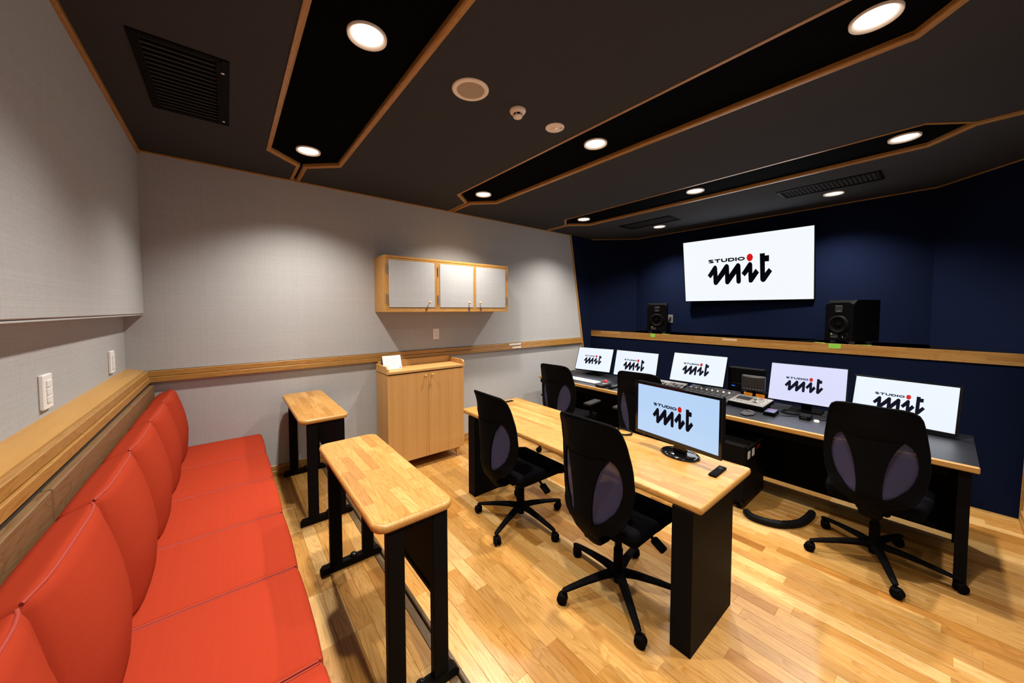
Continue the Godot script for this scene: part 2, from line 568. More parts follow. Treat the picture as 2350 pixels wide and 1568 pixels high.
func build_right_wall() -> void:
	var w := thing("wall_right", "grey linen covered wall right of the screen wall", "wall", Vector3.ZERO, 0, "", "structure")
	obj("wall_core", bx(XR + 0.02, XR + 0.16, -0.16, H + 0.1, ZU - 0.2, 0.78, 0.0), M.dark_grey, w)
	var zt := func(y: float) -> float: return -4.10 - (H - y) * 0.179
	var st := begin()
	prism(st, PackedVector2Array([Vector2(0.62, -0.1), Vector2(0.62, H + 0.02), Vector2(zt.call(H), H + 0.02), Vector2(zt.call(0.0), -0.1)]), 0.0, 0.03, side(XR))
	obj("linen_panel", st, M.wall_linen, w)
	st = begin()
	prism(st, PackedVector2Array([Vector2(zt.call(H) - 0.026, H + 0.02), Vector2(zt.call(0.0) - 0.026, -0.1), Vector2(ZU - 0.05, -0.1), Vector2(ZU - 0.05, H + 0.02)]), 0.004, 0.03, side(XR))
	obj("navy_panel", st, M.navy_cloth, w)
	st = begin()
	prism(st, PackedVector2Array([Vector2(zt.call(H), H), Vector2(zt.call(0.0), 0.0), Vector2(zt.call(0.0) - 0.026, 0.0), Vector2(zt.call(H) - 0.026, H)]), -0.012, 0.02, side(XR))
	tag(obj("trim_4", st, M.oak_1, self), "slanted oak trim on the wall right of the screen wall", "trim", "", "structure")
	st = begin()
	two_step(st, Vector3(XR - 0.004, 0.0465, (ZP - 0.02 + zt.call(0.05)) * 0.5), Vector3(0.016, 0.093, ZP - 0.02 - zt.call(0.05)), 0, -0.012)
	tag(obj("baseboard_right", st, M.rail_2, self), "oak skirting along the right wall", "baseboard", "", "structure")

func build_front_wall() -> void:
	var w := thing("wall_front", "navy cloth screen wall with angled side panels and a deep ledge", "wall", Vector3.ZERO, 0, "", "structure")
	obj("low_wall", bx(XL - 0.02, XR + 0.02, -0.1, 1.168, ZU - 0.2, ZF, 0.0), M.navy_cloth, w)
	var yb := 1.16
	var pts := [Vector2(XL - 0.02, -4.62), Vector2(-3.17, ZU), Vector2(-0.085, ZU), Vector2(XR + 0.02, -4.62)]
	var names := ["angled_panel", "screen_panel", "angled_panel"]
	for i in 3:
		var a: Vector2 = pts[i]; var b: Vector2 = pts[i + 1]
		var n := Vector2(-(b - a).y, (b - a).x).normalized() * -0.05
		var st := begin()
		prism(st, PackedVector2Array([a, b, b + n, a + n]), yb, H + 0.02, plan())
		obj(names[i], st, M.navy_cloth, w)
	var st2 := begin()
	prism(st2, PackedVector2Array([Vector2(XL - 0.02, ZF + 0.004), Vector2(XR + 0.02, ZF + 0.004), Vector2(XR + 0.02, -4.62), Vector2(-0.085, ZU), Vector2(-3.17, ZU), Vector2(XL - 0.02, -4.62)]), 1.168, 1.2605, plan())
	obj("ledge_top", st2, M.dark_grey, w)
	# laminated oak front of the ledge
	var l := thing("trim_5", "laminated oak front edge of the ledge under the wall screen", "trim", Vector3.ZERO, 0, "", "structure")
	for r in 3:
		var x := XL + 0.002 - rng.randf() * 0.3
		while x < XR:
			var len: float = [0.28, 0.36, 0.45, 0.24][rng.randi() % 4]
			var a := maxf(x, XL + 0.002); var b := minf(x + len, XR - 0.002)
			if b - a > 0.01:
				put("stave", stave_mesh(snappedf(b - a, 0.001), 0.0311, 0.012), M["edge_%d" % (rng.randi() % 9)], l, Transform3D(Basis(Vector3.RIGHT, PI / 2), Vector3((a + b) * 0.5, 1.168 + (r + 0.5) * 0.0312, ZF + 0.012)))
			x += len
	var st := begin()
	for i in 3:
		var a: Vector2 = pts[i]; var b: Vector2 = pts[i + 1]
		var d := b - a
		box(st, Vector3((a.x + b.x) * 0.5, H - 0.006, (a.y + b.y) * 0.5 + 0.004), Vector3(d.length(), 0.012, 0.01), 0.002, Basis(Vector3.UP, -d.angle()))
	tag(obj("trim_6", st, M.rail_0, self), "thin oak bead under the ceiling on the screen wall", "trim", "", "structure")

func stave_mesh(l: float, w: float, t: float) -> ArrayMesh:
	var k := "stave%.3f_%.4f" % [l, w]
	if not G.has(k):
		var st := begin()
		box(st, Vector3(0, -t * 0.5, 0), Vector3(l, t, w), 0.0002)
		G[k] = done(st)
	return G[k]

func build_back_wall() -> void:
	var w := thing("wall_back", "grey linen wall over the red bench with a deep overhanging panel", "wall", Vector3.ZERO, 0, "", "structure")
	obj("wall_core", bx(-4.1, XR + 0.1, -0.16, H + 0.1, 0.64, 0.78, 0.0), M.dark_grey, w)
	obj("overhang_panel", bx(XL, XR + 0.02, 1.572, H + 0.02, ZS, 0.66, 0.004), M.wall_linen, w)
	obj("overhang_lip", bx(XL, XR + 0.02, 1.562, 1.570, ZS + 0.004, 0.66, 0.002), M.wall_linen, w)
	obj("recess_panel", bx(XL, XR + 0.02, 1.10, 1.60, ZR, 0.66, 0.001), M.wall_linen, w)
	obj("low_panel", bx(XL, XR + 0.02, -0.1, 1.07, 0.456, 0.66, 0.0), M.joint_dark, w)
	# dark timber boards behind the bench
	var xs := [XL + 0.003, -2.693, -1.705, -0.7, XR - 0.002]
	for i in 4:
		var gap := 0.010 if i == 1 or i == 2 else 0.0015
		obj("cladding_board", bx(xs[i] + (0.005 if i == 2 else 0.0008), xs[i + 1] - (0.005 if i == 1 else 0.0008), 0.70, 1.052, 0.43, 0.4555, 0.003), M.cladding, w)
	var t := thing("trim_7", "oak shelf with a double front edge behind the red bench", "shelf", Vector3.ZERO, 0, "", "structure")
	var sb := begin()
	prism(sb, PackedVector2Array([Vector2(0.4785, 1.115), Vector2(0.4785, 1.160), Vector2(0.60, 1.189), Vector2(0.60, 1.115)]), XL + 0.001, XR + 0.01, side())
	obj("shelf_board", sb, M.shelf_oak, t)
	obj("front_strip", bx(XL + 0.004, XR, 1.114, 1.1555, 0.455, 0.4785, 0.003), M.rail_0, t)
	obj("lower_strip", bx(XL + 0.004, XR, 1.070, 1.112, 0.447, 0.4785, 0.003), M.rail_0, t)
	var st := begin()
	box(st, Vector3((XL + XR) * 0.5, H - 0.013, ZS - 0.008), Vector3(XR - XL, 0.026, 0.018), 0.003)
	tag(obj("trim_8", st, M.rail_0, self), "oak trim between the overhanging panel and the ceiling", "trim", "", "structure")

const CH := [[-0.25, -0.74], [-1.80, -2.29], [-3.36, -3.86]]   # black channels: z of their edges
const CX0 := -3.084
const CX1 := -0.11

func channel_edge(k: int, front: bool) -> PackedVector2Array:
	var za: float = CH[k][1] if front else CH[k][0]
	var zc: float = (CH[k][0] + CH[k][1]) * 0.5
	var zs := zc + (-0.037 if front else 0.037)
	return PackedVector2Array([Vector2(XL + 0.002, zs), Vector2(CX0 - 0.195, zs), Vector2(CX0, za), Vector2(CX1, za), Vector2(CX1 + 0.195, zs), Vector2(XR - 0.002, zs)])

func build_ceiling() -> void:
	var c := thing("ceiling", "charcoal cloth ceiling with three black lamp channels edged in oak", "ceiling", Vector3.ZERO, 0, "", "structure")
	obj("black_board", bx(-4.1, XR + 0.1, H + 0.024, H + 0.16, ZU - 0.2, 0.78, 0.0), M.black_paint, c)
	for i in 4:
		var poly := PackedVector2Array()
		if i == 0: poly.append_array([Vector2(XL - 0.01, 0.70), Vector2(XR + 0.01, 0.70)])
		else:
			poly.append_array(channel_edge(i - 1, true))
		var other := PackedVector2Array([Vector2(XL - 0.01, ZU - 0.05), Vector2(XR + 0.01, ZU - 0.05)]) if i == 3 else channel_edge(i, false)
		other.reverse()
		poly.append_array(other)
		var st := begin()
		prism(st, poly, 0.0, 0.026, plan(H))
		obj("ceiling_panel", st, M.ceiling_cloth, c)
	var n := 9
	for k in 3:
		for front in [false, true]:
			var s := 1.0 if front else -1.0
			var prof := PackedVector2Array([Vector2(-0.001 * s, 0.026), Vector2(-0.001 * s, -0.004), Vector2(0.018 * s, -0.004), Vector2(0.025 * s, 0.001), Vector2(0.027 * s, 0.008), Vector2(0.027 * s, 0.026)])
			var st := begin()
			molding(st, channel_edge(k, front), prof, plan(H))
			var o := obj("trim_%d" % n, st, M.rail_0, self)
			n += 1
			tag(o, "oak edging on the %s side of the %s black ceiling channel" % ["far" if front else "near", ["rear", "middle", "front"][k]], "trim", "", "structure")

func build_lamps() -> void:
	var xs := [-2.972, -1.585, -0.214]
	var ends := ["left end of the", "middle of the", "right end of the"]
	var ch := ["rear black ceiling channel above the bench", "middle black ceiling channel", "front black ceiling channel"]
	for k in 3:
		for i in 3:
			downlight(Vector3(xs[i], H + 0.024, [-0.495, -2.04, -3.60][k]), "lit round downlight in the %s %s" % [ends[i], ch[k]])
	downlight(Vector3(-2.516, H, -4.647), "lit round downlight beside the left front air vent")
	downlight(Vector3(-0.731, H, -4.669), "lit round downlight beside the right front air vent")

func downlight(p: Vector3, label: String) -> void:
	var t := thing("downlight", label, "downlight", p, 0, "recessed ceiling downlights")
	if not G.has("dl_ring"):
		var st := begin()
		lathe(st, [Vector2(0.062, 0.0), Vector2(0.0645, -0.003), Vector2(0.076, -0.0105), Vector2(0.0785, -0.0105), Vector2(0.08, 0.0)], 32, Transform3D(), true)
		G["dl_ring"] = done(st)
		st = begin()
		lathe(st, [Vector2(0.0, -0.0035), Vector2(0.03, -0.003), Vector2(0.05, -0.002), Vector2(0.0635, -0.0006)], 32, Transform3D(), true)
		G["dl_lens"] = done(st)
	put("ring", G.dl_ring, M.ivory_plastic, t)
	put("lamp_lens", G.dl_lens, M.lamp_glow, t)
	var l := SpotLight3D.new()
	l.name = "lamp_light"
	t.add_child(l)
	l.position = Vector3(0, -0.018, 0)
	l.rotation.x = -PI / 2
	l.light_color = Color(1.0, 0.965, 0.925)
	l.light_energy = 5.6
	l.light_size = 0.045
	l.spot_range = 14.0; l.spot_attenuation = 2.0
	l.spot_angle = 62.0; l.spot_angle_attenuation = 1.0
	l.shadow_enabled = true

# ------------------------------------------------------------------ bench
func build_sofa() -> void:
	var s := thing("bench_sofa", "long red upholstered bench seat along the back wall", "sofa", Vector3(XL, PL, 0))
	obj("plinth", bx(0.006, XR - XL - 0.07, 0.0, 0.09, -0.10, 0.42, 0.003), M.black_plastic, s)
	obj("seat_base", bx(0.004, XR - XL - 0.06, 0.09, 0.268, -0.175, 0.425, 0.012), M.sofa_red, s)
	var st := begin()
	var seat := func(p: Vector3) -> Vector3:
		var u := p.x / 0.249; var v := p.z / 0.26
		if p.y > 0: p.y += 0.016 * (1.0 - pow(absf(u), 3.0)) * (1.0 - v * v * 0.7)
		p.z -= 0.005 * (1.0 - u * u) * clampf(-v, 0.0, 1.0)
		return p
	soft(st, Vector3(0.2488, 0.066, 0.26), 0.020, 8, Transform3D(), seat)
	G["seat"] = done(st)
	st = begin()
	var back := func(p: Vector3) -> Vector3:
		var u := p.x / 0.249; var v := p.y / 0.235
		var f := clampf(-p.z / 0.062, 0.0, 1.0)
		p.z -= f * (0.046 * (1.0 - pow(absf(u), 3.2)) * (1.0 - 0.8 * v * v * (1.0 if v > 0 else 0.4)) + 0.028 * (1.0 - maxf(v, -0.2)) - 0.02)
		p.z += f * 0.020 * pow(absf(u), 6.0)
		if p.y > 0: p.y += 0.005 * (1.0 - u * u) * v + (-0.035 * clampf((p.z + 0.03) / 0.09, 0.0, 1.0)) * v
		return p
	soft(st, Vector3(0.2488, 0.235, 0.062), 0.030, 8, Transform3D(), back)
	G["back"] = done(st)
	# piping
	st = begin()
	var pts := []
	for i in 17:
		var x := lerpf(-0.243, 0.243, i / 16.0)
		var q: Vector3 = seat.call(Vector3(x, 0.064, -0.255))
		pts.append(Vector3(x, q.y - 0.006 + 0.001, q.z + 0.006))
	tube(st, pts, 0.0042, 6)
	for sx in [-1.0, 1.0]:
		tube(st, [Vector3(0.2445 * sx, 0.0615, -0.245), Vector3(0.2445 * sx, 0.0625, 0.0), Vector3(0.2445 * sx, 0.0615, 0.22)], 0.0036, 6)
	G["seat_piping"] = done(st)
	st = begin()
	pts = []
	for i in 17:
		var x := lerpf(-0.240, 0.240, i / 16.0)
		var q: Vector3 = back.call(Vector3(x, 0.230, -0.048))
		pts.append(q)
	tube(st, pts, 0.0042, 6)
	G["back_piping"] = done(st)
	for i in 8:
		var x := 0.25 + 0.5 * i + 0.004
		var c := put("seat_cushion", G.seat, M.sofa_red, s, at(x, 0.333, 0.06))
		put("piping", G.seat_piping, M.piping_red, c)
		var b := put("back_cushion", G.back, M.sofa_red, s, at(x, 0.63, 0.362))
		put("piping", G.back_piping, M.piping_red, b)

# ------------------------------------------------------------------ tables
# laminated top: a rounded slab with staves let into it
func laminated(parent: Node, w: float, d: float, t: float, r: float, nose: float, sw: float, lens: Array) -> Node3D:
	var top := Node3D.new()
	top.name = "tabletop"
	parent.add_child(top)
	var st := begin()
	var rings := []
	rings.append(ring(rrect(w / 2 - nose, d / 2 - nose, maxf(r - nose, 0.004)), -t))
	for i in 7:
		var a := -PI / 2 + PI * i / 6.0
		var off := nose * (1.0 - cos(a))
		rings.append(ring(rrect(w / 2 - off, d / 2 - off, maxf(r - off, 0.003)), -t / 2 + sin(a) * t / 2))
	rings.append(ring(rrect(w / 2 - nose - 0.002, d / 2 - nose - 0.002, maxf(r - nose - 0.002, 0.003)), -0.0004))
	rings.append(ring(rrect(w / 2 - nose - 0.0025, d / 2 - nose - 0.0025, maxf(r - nose - 0.0025, 0.003)), -0.004))
	loft(st, rings)
	obj("edge_band", st, M.oak_0, top)
	var inner := rrect(w / 2 - nose - 0.002, d / 2 - nose - 0.002, maxf(r - nose - 0.002, 0.003), 4)
	var rows := int(round((d - 2 * nose) / sw))
	sw = (d - 2 * nose) / rows
	var last := 0
	for k in rows:
		var z := -d / 2 + nose + (k + 0.5) * sw
		var x: float = -w / 2 - rng.randf() * lens[0]
		while x < w / 2:
			var l: float = lens[rng.randi() % lens.size()]
			var g := 0.00015
			var piece := PackedVector2Array([Vector2(x + g, z - sw / 2 + g), Vector2(x + l - g, z - sw / 2 + g), Vector2(x + l - g, z + sw / 2 - g), Vector2(x + g, z + sw / 2 - g)])
			for q in Geometry2D.intersect_polygons(piece, inner):
				var s2 := begin()
				prism(s2, q, -0.006, 0.0, plan())
				var m := rng.randi() % 9
				if m == last: m = (m + 4) % 9
				last = m
				obj("stave", s2, M["stave_%d" % m], top)
			x += l
	return top

func build_tables() -> void:
	var spots := [[-1.6497, -0.515, "tall narrow oak table nearest the camera in front of the red bench"], [-3.123, -0.502, "tall narrow oak table beside the grey wall in front of the red bench"]]
	for s in spots:
		var t := thing("bench_table", s[2], "table", Vector3(s[0], PL, s[1]), 0, "narrow tables at the bench")
		var top := laminated(t, 0.962, 0.307, 0.032, 0.05, 0.012, 0.041, [0.16, 0.22, 0.28, 0.34])
		top.position.y = 0.72
		for sx in [-1.0, 1.0]:
			var x: float = sx * 0.452
			for z in [0.079, -0.092]:
				obj("leg", bx(x - 0.016, x + 0.016, 0.03, 0.688, z - 0.031, z + 0.031, 0.003), M.black_steel, t)
			var st := begin()
			prism(st, PackedVector2Array([Vector2(0.158, 0.006), Vector2(0.158, 0.022), Vector2(0.145, 0.040), Vector2(-0.150, 0.040), Vector2(-0.166, 0.022), Vector2(-0.166, 0.006)]), -0.021, 0.021, side(x))
			obj("foot", st, M.black_steel, t)
			st = begin()
			lathe(st, [Vector2(0.015, 0.04), Vector2(0.017, 0.044), Vector2(0.017, 0.054), Vector2(0.012, 0.058), Vector2(0.0, 0.059)], 14, at(x, 0, -0.012), true)
			obj("levelling_knob", st, M.gloss_black, t)
			for z in [0.14, -0.15]:
				st = begin()
				lathe(st, [Vector2(0.012, 0.0), Vector2(0.014, 0.002), Vector2(0.014, 0.007)], 12, at(x, 0, z))
				obj("glide", st, M.black_plastic, t)
			obj("top_bracket", bx(x - 0.014, x + 0.014, 0.664, 0.6885, -0.062, 0.05, 0.002), M.black_steel, t)
		obj("modesty_panel", bx(-0.435, 0.435, 0.352, 0.686, -0.098, -0.084, 0.002), M.black_steel, t)
		obj("crossbar", bx(-0.437, 0.437, 0.332, 0.354, -0.104, -0.080, 0.002), M.black_steel, t)

func build_desk() -> void:
	var t := thing("oak_desk", "long oak topped desk with black slab legs in the middle", "desk", Vector3(-1.663, 0, -1.9193))
	var top := laminated(t, 2.028, 0.636, 0.036, 0.018, 0.008, 0.042, [0.24, 0.32, 0.4, 0.5])
	top.position.y = 0.72
	for k in 2:
		var x0: float = [-0.914, 0.882][k]
		var l := obj("leg", bx(x0, x0 + 0.097, 0.0, 0.684, -0.158, 0.32, 0.002), M.black_steel, t)
		obj("bracket", bx(x0 + (0.097 if k == 0 else -0.012), x0 + (0.109 if k == 0 else 0.0), 0.60, 0.684, -0.10, -0.06, 0.002), M.black_steel, l)
	obj("back_beam", bx(-0.82, 0.882, 0.62, 0.684, -0.14, -0.12, 0.002), M.black_steel, t)
	obj("cable_slot", bx(-0.96, 0.96, 0.7185, 0.7212, -0.3065, -0.3025, 0.0005), M.joint_dark, t)
	obj("cable_flap", bx(-0.965, 0.965, 0.7195, 0.7225, -0.3018, -0.2975, 0.001), M.oak_0, t)
	var p := obj("outlet_strip", bx(-0.968, -0.926, 0.7195, 0.7235, -0.205, -0.052, 0.001), M.black_plastic, t)
	obj("slot", bx(-0.953, -0.941, 0.7225, 0.7242, -0.18, -0.075, 0.0005), M.dark_grey, p)

# ------------------------------------------------------------------ cabinets
func knob(parent: Node, p: Vector3, m: Material, long: float) -> void:
	var st := begin()
	lathe(st, [Vector2(0.004, 0.0), Vector2(0.004, long * 0.6), Vector2(0.0108, long * 0.62), Vector2(0.0122, long * 0.80), Vector2(0.009, long * 0.97), Vector2(0.0, long)], 14, Transform3D(Basis(Vector3(0, 0, 1), -PI / 2), Vector3.ZERO), true)
	obj("knob", st, m, parent, Transform3D(Basis(), p))

func build_cabinets() -> void:
	# low cabinet, doors face +x
	var z0 := -1.9942; var z1 := -1.1587
	var c := thing("low_cabinet", "light oak two-door cabinet on tapered legs against the grey wall", "cabinet", Vector3(-3.46, 0, (z0 + z1) / 2))
	var hw := (z1 - z0) / 2
	var xb := -0.155; var xf := 0.164
	obj("side_panel", bx(xb, xf - 0.019, 0.104, 0.977, -hw, -hw + 0.02, 0.001), M.veneer_y, c)
	obj("side_panel", bx(xb, xf - 0.019, 0.104, 0.977, hw - 0.02, hw, 0.001), M.veneer_y, c)
	obj("back_panel", bx(xb, xb + 0.01, 0.104, 0.977, -hw + 0.02, hw - 0.02, 0.001), M.veneer_y, c)
	obj("bottom_panel", bx(xb, xf - 0.019, 0.104, 0.122, -hw + 0.02, hw - 0.02, 0.001), M.veneer_z, c)
	for k in 2:
		var a := -hw if k == 0 else 0.0012
		var b := -0.0012 if k == 0 else hw
		var d := obj("door", bx(xf - 0.018, xf, 0.105, 0.972, a, b, 0.0012), M.veneer_y, c)
		knob(d, Vector3(xf, 0.936, 0.037 if k == 1 else -0.037), M.brass, 0.026)
	obj("top_board", bx(xb, xf + 0.004, 0.983, 1.007, -hw - 0.004, hw + 0.004, 0.0015), M.veneer_z, c)
	for s in [-1.0, 1.0]:
		var st := begin()
		prism(st, PackedVector2Array([Vector2(xb, 1.007), Vector2(xf + 0.003, 1.007), Vector2(xf + 0.003, 1.034), Vector2(xf - 0.024, 1.056), Vector2(xb, 1.056)]), s * (hw + 0.0035) - (0.018 if s > 0 else 0.0), s * (hw + 0.0035) + (0.0 if s > 0 else 0.018))
		obj("gallery_side", st, M.veneer_z, c)
	obj("gallery_back", bx(xb, xb + 0.018, 1.007, 1.075, -hw + 0.015, hw - 0.015, 0.0012), M.veneer_z, c)
	for x in [xb + 0.05, xf - 0.035]:
		for z in [-hw + 0.07, hw - 0.07]:
			var st := begin()
			var r0 := PackedVector3Array(); var r1 := PackedVector3Array()
			for q in [Vector2(-1, -1), Vector2(1, -1), Vector2(1, 1), Vector2(-1, 1)]:
				r0.append(Vector3(x + q.x * 0.008, 0.0, z + q.y * 0.008)); r1.append(Vector3(x + q.x * 0.02, 0.104, z + q.y * 0.02))
			loft(st, [r0, r1], false)
			obj("leg", st, M.veneer_y, c)
	# wall cabinet: three linen doors in oak frames
	var yb := 1.577; var yt := 2.124
	var zl := -1.170; var zr := -2.6707; var fx := -3.370
	var w := thing("wall_cabinet", "wall-hung oak cabinet with three grey linen doors", "cabinet", Vector3(XL, (yb + yt) / 2, (zl + zr) / 2))
	var hy := (yt - yb) / 2; var hz := (zl - zr) / 2; var dx := fx - XL
	obj("top_panel", bx(0, dx, hy - 0.022, hy, -hz, hz, 0.002), M.oak_2, w)
	obj("bottom_panel", bx(0, dx, -hy, -hy + 0.024, -hz, hz, 0.002), M.oak_2, w)
	obj("side_panel", bx(0, dx, -hy + 0.024, hy - 0.022, hz - 0.024, hz, 0.001), M.oak_1, w)
	obj("side_panel", bx(0, dx, -hy + 0.024, hy - 0.022, -hz, -hz + 0.024, 0.001), M.oak_1, w)
	obj("back_panel", bx(0.002, 0.01, -hy + 0.024, hy - 0.022, -hz + 0.024, hz - 0.024, 0.0), M.oak_1, w)
	var zc := (zl + zr) / 2
	obj("divider", bx(0.01, dx, -hy + 0.024, hy - 0.022, -1.732 - zc, -1.713 - zc, 0.001), M.oak_1, w)
	var doors := [[-1.196, -1.711, -1.629, 1], [-1.734, -2.189, -2.107, 1], [-2.191, -2.645, -2.254, -1]]
	for q in doors:
		var a: float = q[1] - zc; var b: float = q[0] - zc
		var d := Node3D.new()
		d.name = "door"
		w.add_child(d, true)
		var y0 := -hy + 0.027; var y1 := hy - 0.025
		var st := begin()
		var fw := 0.015
		box(st, Vector3(dx - 0.011, y0 + fw / 2, (a + b) / 2), Vector3(0.02, fw, b - a), 0.001)
		box(st, Vector3(dx - 0.011, y1 - fw / 2, (a + b) / 2), Vector3(0.02, fw, b - a), 0.001)
		box(st, Vector3(dx - 0.011, (y0 + y1) / 2, a + fw / 2), Vector3(0.02, y1 - y0 - 2 * fw, fw), 0.001)
		box(st, Vector3(dx - 0.011, (y0 + y1) / 2, b - fw / 2), Vector3(0.02, y1 - y0 - 2 * fw, fw), 0.001)
		obj("door_frame", st, M.oak_1, d)
		obj("linen_panel", bx(dx - 0.018, dx + 0.003, y0 + fw + 0.002, y1 - fw - 0.002, a + fw + 0.002, b - fw - 0.002, 0.004), M.door_linen, d)
		knob(d, Vector3(dx + 0.003, 1.677 - (yb + yt) / 2, q[2] - zc), M.pale_wood, 0.03)
		for hy2 in [0.145, -0.145]:
			var hz2: float = (b + 0.003) if q[3] > 0 else (a - 0.003)
			st = begin()
			lathe(st, [Vector2(0, -0.045), Vector2(0.006, -0.045), Vector2(0.006, -0.001), Vector2(0.0052, -0.001), Vector2(0.0052, 0.001), Vector2(0.006, 0.001), Vector2(0.006, 0.045), Vector2(0, 0.045)], 10)
			obj("hinge", st, M.steel_grey, d, at(dx + 0.003, hy2, hz2))

# ------------------------------------------------------------------ control desk
func build_control_desk() -> void:
	var t := thing("control_desk", "wide black topped control desk with oak front edge along the screen wall", "desk", Vector3(-1.627, 0, -3.22))
	var hx := 1.777
	obj("desktop", bx(-hx + 0.002, hx - 0.002, 0.684, 0.716, -0.80, -0.0245, 0.001), M.desk_black, t)
	var st := begin()
	box(st, Vector3(0, 0.6985, -0.012), Vector3(2 * hx, 0.036, 0.0245), 0.005)
	obj("front_edge", st, M.oak_0, t)
	# splayed end frames: posts lean in and out again
	for k in 3:
		var x: float = [-hx + 0.09, -0.35, hx - 0.05][k]
		st = begin()
		prism(st, PackedVector2Array([Vector2(-0.02, 0.684), Vector2(-0.06, 0.45), Vector2(-0.055, 0.25), Vector2(-0.015, 0.0), Vector2(-0.085, 0.0), Vector2(-0.13, 0.25), Vector2(-0.14, 0.45), Vector2(-0.12, 0.684)]), -0.024, 0.024, side(x))
		obj("leg", st, M.black_steel, t)
		st = begin()
		prism(st, PackedVector2Array([Vector2(-0.60, 0.684), Vector2(-0.60, 0.0), Vector2(-0.66, 0.0), Vector2(-0.70, 0.684)]), -0.024, 0.024, side(x))
		obj("leg", st, M.black_steel, t)
		obj("side_panel", bx(x - 0.012, x + 0.012, 0.16, 0.684, -0.62, -0.10, 0.002), M.black_steel, t)
	obj("apron", bx(-hx + 0.1, hx - 0.1, 0.60, 0.684, -0.12, -0.10, 0.002), M.black_steel, t)
	obj("back_panel", bx(-hx + 0.1, hx - 0.05, 0.04, 0.684, -0.66, -0.64, 0.002), M.black_steel, t)
	obj("cable_tray", bx(-hx + 0.12, hx - 0.1, 0.50, 0.515, -0.62, -0.40, 0.002), M.black_steel, t)
	obj("end_bracket", bx(-hx + 0.012, -hx + 0.03, 0.63, 0.684, -0.06, -0.02, 0.002), M.black_steel, t)

# ------------------------------------------------------------------ screens
const LOGO_M := [-0.2859, -0.0449, -0.2329, 0.0353, -0.2269, 0.0421, -0.2191, 0.0456, -0.2102, 0.0421, -0.2045, 0.033, -0.2015, 0.0207, -0.1989, -0.0554, -0.1355, 0.041, -0.1282, 0.0478, -0.1192, 0.0498, -0.1104, 0.0457, -0.1045, 0.0378, -0.1017, 0.0265, -0.101, -0.046, -0.0409, 0.0431, -0.0347, 0.0481, -0.027, 0.0491, -0.018, 0.0437, -0.0121, 0.0357, -0.0093, 0.0256, -0.0085, -0.1164, -0.0127, -0.1296, -0.019, -0.1366, -0.0273, -0.1389, -0.0374, -0.1345, -0.0434, -0.1255, -0.0447, -0.1164, -0.0452, -0.0462, -0.1016, -0.129, -0.1092, -0.1375, -0.1186, -0.1402, -0.1285, -0.1364, -0.1347, -0.1276, -0.1367, -0.1172, -0.1363, -0.0455, -0.1996, -0.13, -0.2082, -0.139, -0.2184, -0.1414, -0.2277, -0.1375, -0.2339, -0.1285, -0.2362, -0.1179, -0.2365, -0.0427, -0.2611, -0.0745]
const LOGO_I := [-0.0027, -0.0456, 0.0492, 0.0386, 0.0559, 0.0477, 0.0641, 0.0501, 0.0733, 0.0455, 0.079, 0.0369, 0.0812, 0.0278, 0.0812, -0.0511, 0.1055, -0.0126, 0.1309, -0.0479, 0.0828, -0.1257, 0.076, -0.1328, 0.0666, -0.1347, 0.0578, -0.132, 0.0526, -0.1252, 0.051, -0.116, 0.0501, -0.0377, 0.0226, -0.0752]
const LOGO_T := [0.1382, 0.115, 0.1751, 0.115, 0.1745, 0.0945, 0.2046, 0.0945, 0.2042, 0.0426, 0.1741, 0.0426, 0.174, -0.0539, 0.202, -0.0151, 0.2255, -0.044, 0.1767, -0.1237, 0.1696, -0.1319, 0.1584, -0.1339, 0.1486, -0.1297, 0.1417, -0.1204, 0.1391, -0.1075]

func poly_of(a: Array) -> PackedVector2Array:
	var p := PackedVector2Array()
	for i in range(0, a.size(), 2): p.append(Vector2(a[i], a[i + 1]))
	return p

func logo(parent: Node, w: float, z: float) -> void:
	if not G.has("logo"):
		var st := begin()
		for l in [LOGO_M, LOGO_I, LOGO_T]: prism(st, poly_of(l), 0.0, 0.0008)
		G["logo"] = done(st)
		st = begin()
		lathe(st, [Vector2(0, 0.0008), Vector2(0.0232, 0.0008), Vector2(0.0232, 0.0)], 40, Transform3D(Basis(Vector3.RIGHT, PI / 2).scaled(Vector3(1, 1.42, 1)), Vector3(0.0633, 0.0897, 0)))
		G["logo_dot"] = done(st)
		G["logo_text"] = lettering()
	var s := Basis().scaled(Vector3(w, w, 1.0))
	put("logo_mark", G.logo, M.logo_ink, parent, Transform3D(s, Vector3(0, 0, z)))
	put("logo_dot", G.logo_dot, M.logo_red, parent, Transform3D(s, Vector3(0, 0, z)))
	put("logo_lettering", G.logo_text, M.logo_navy, parent, Transform3D(s, Vector3(0, 0, z)))

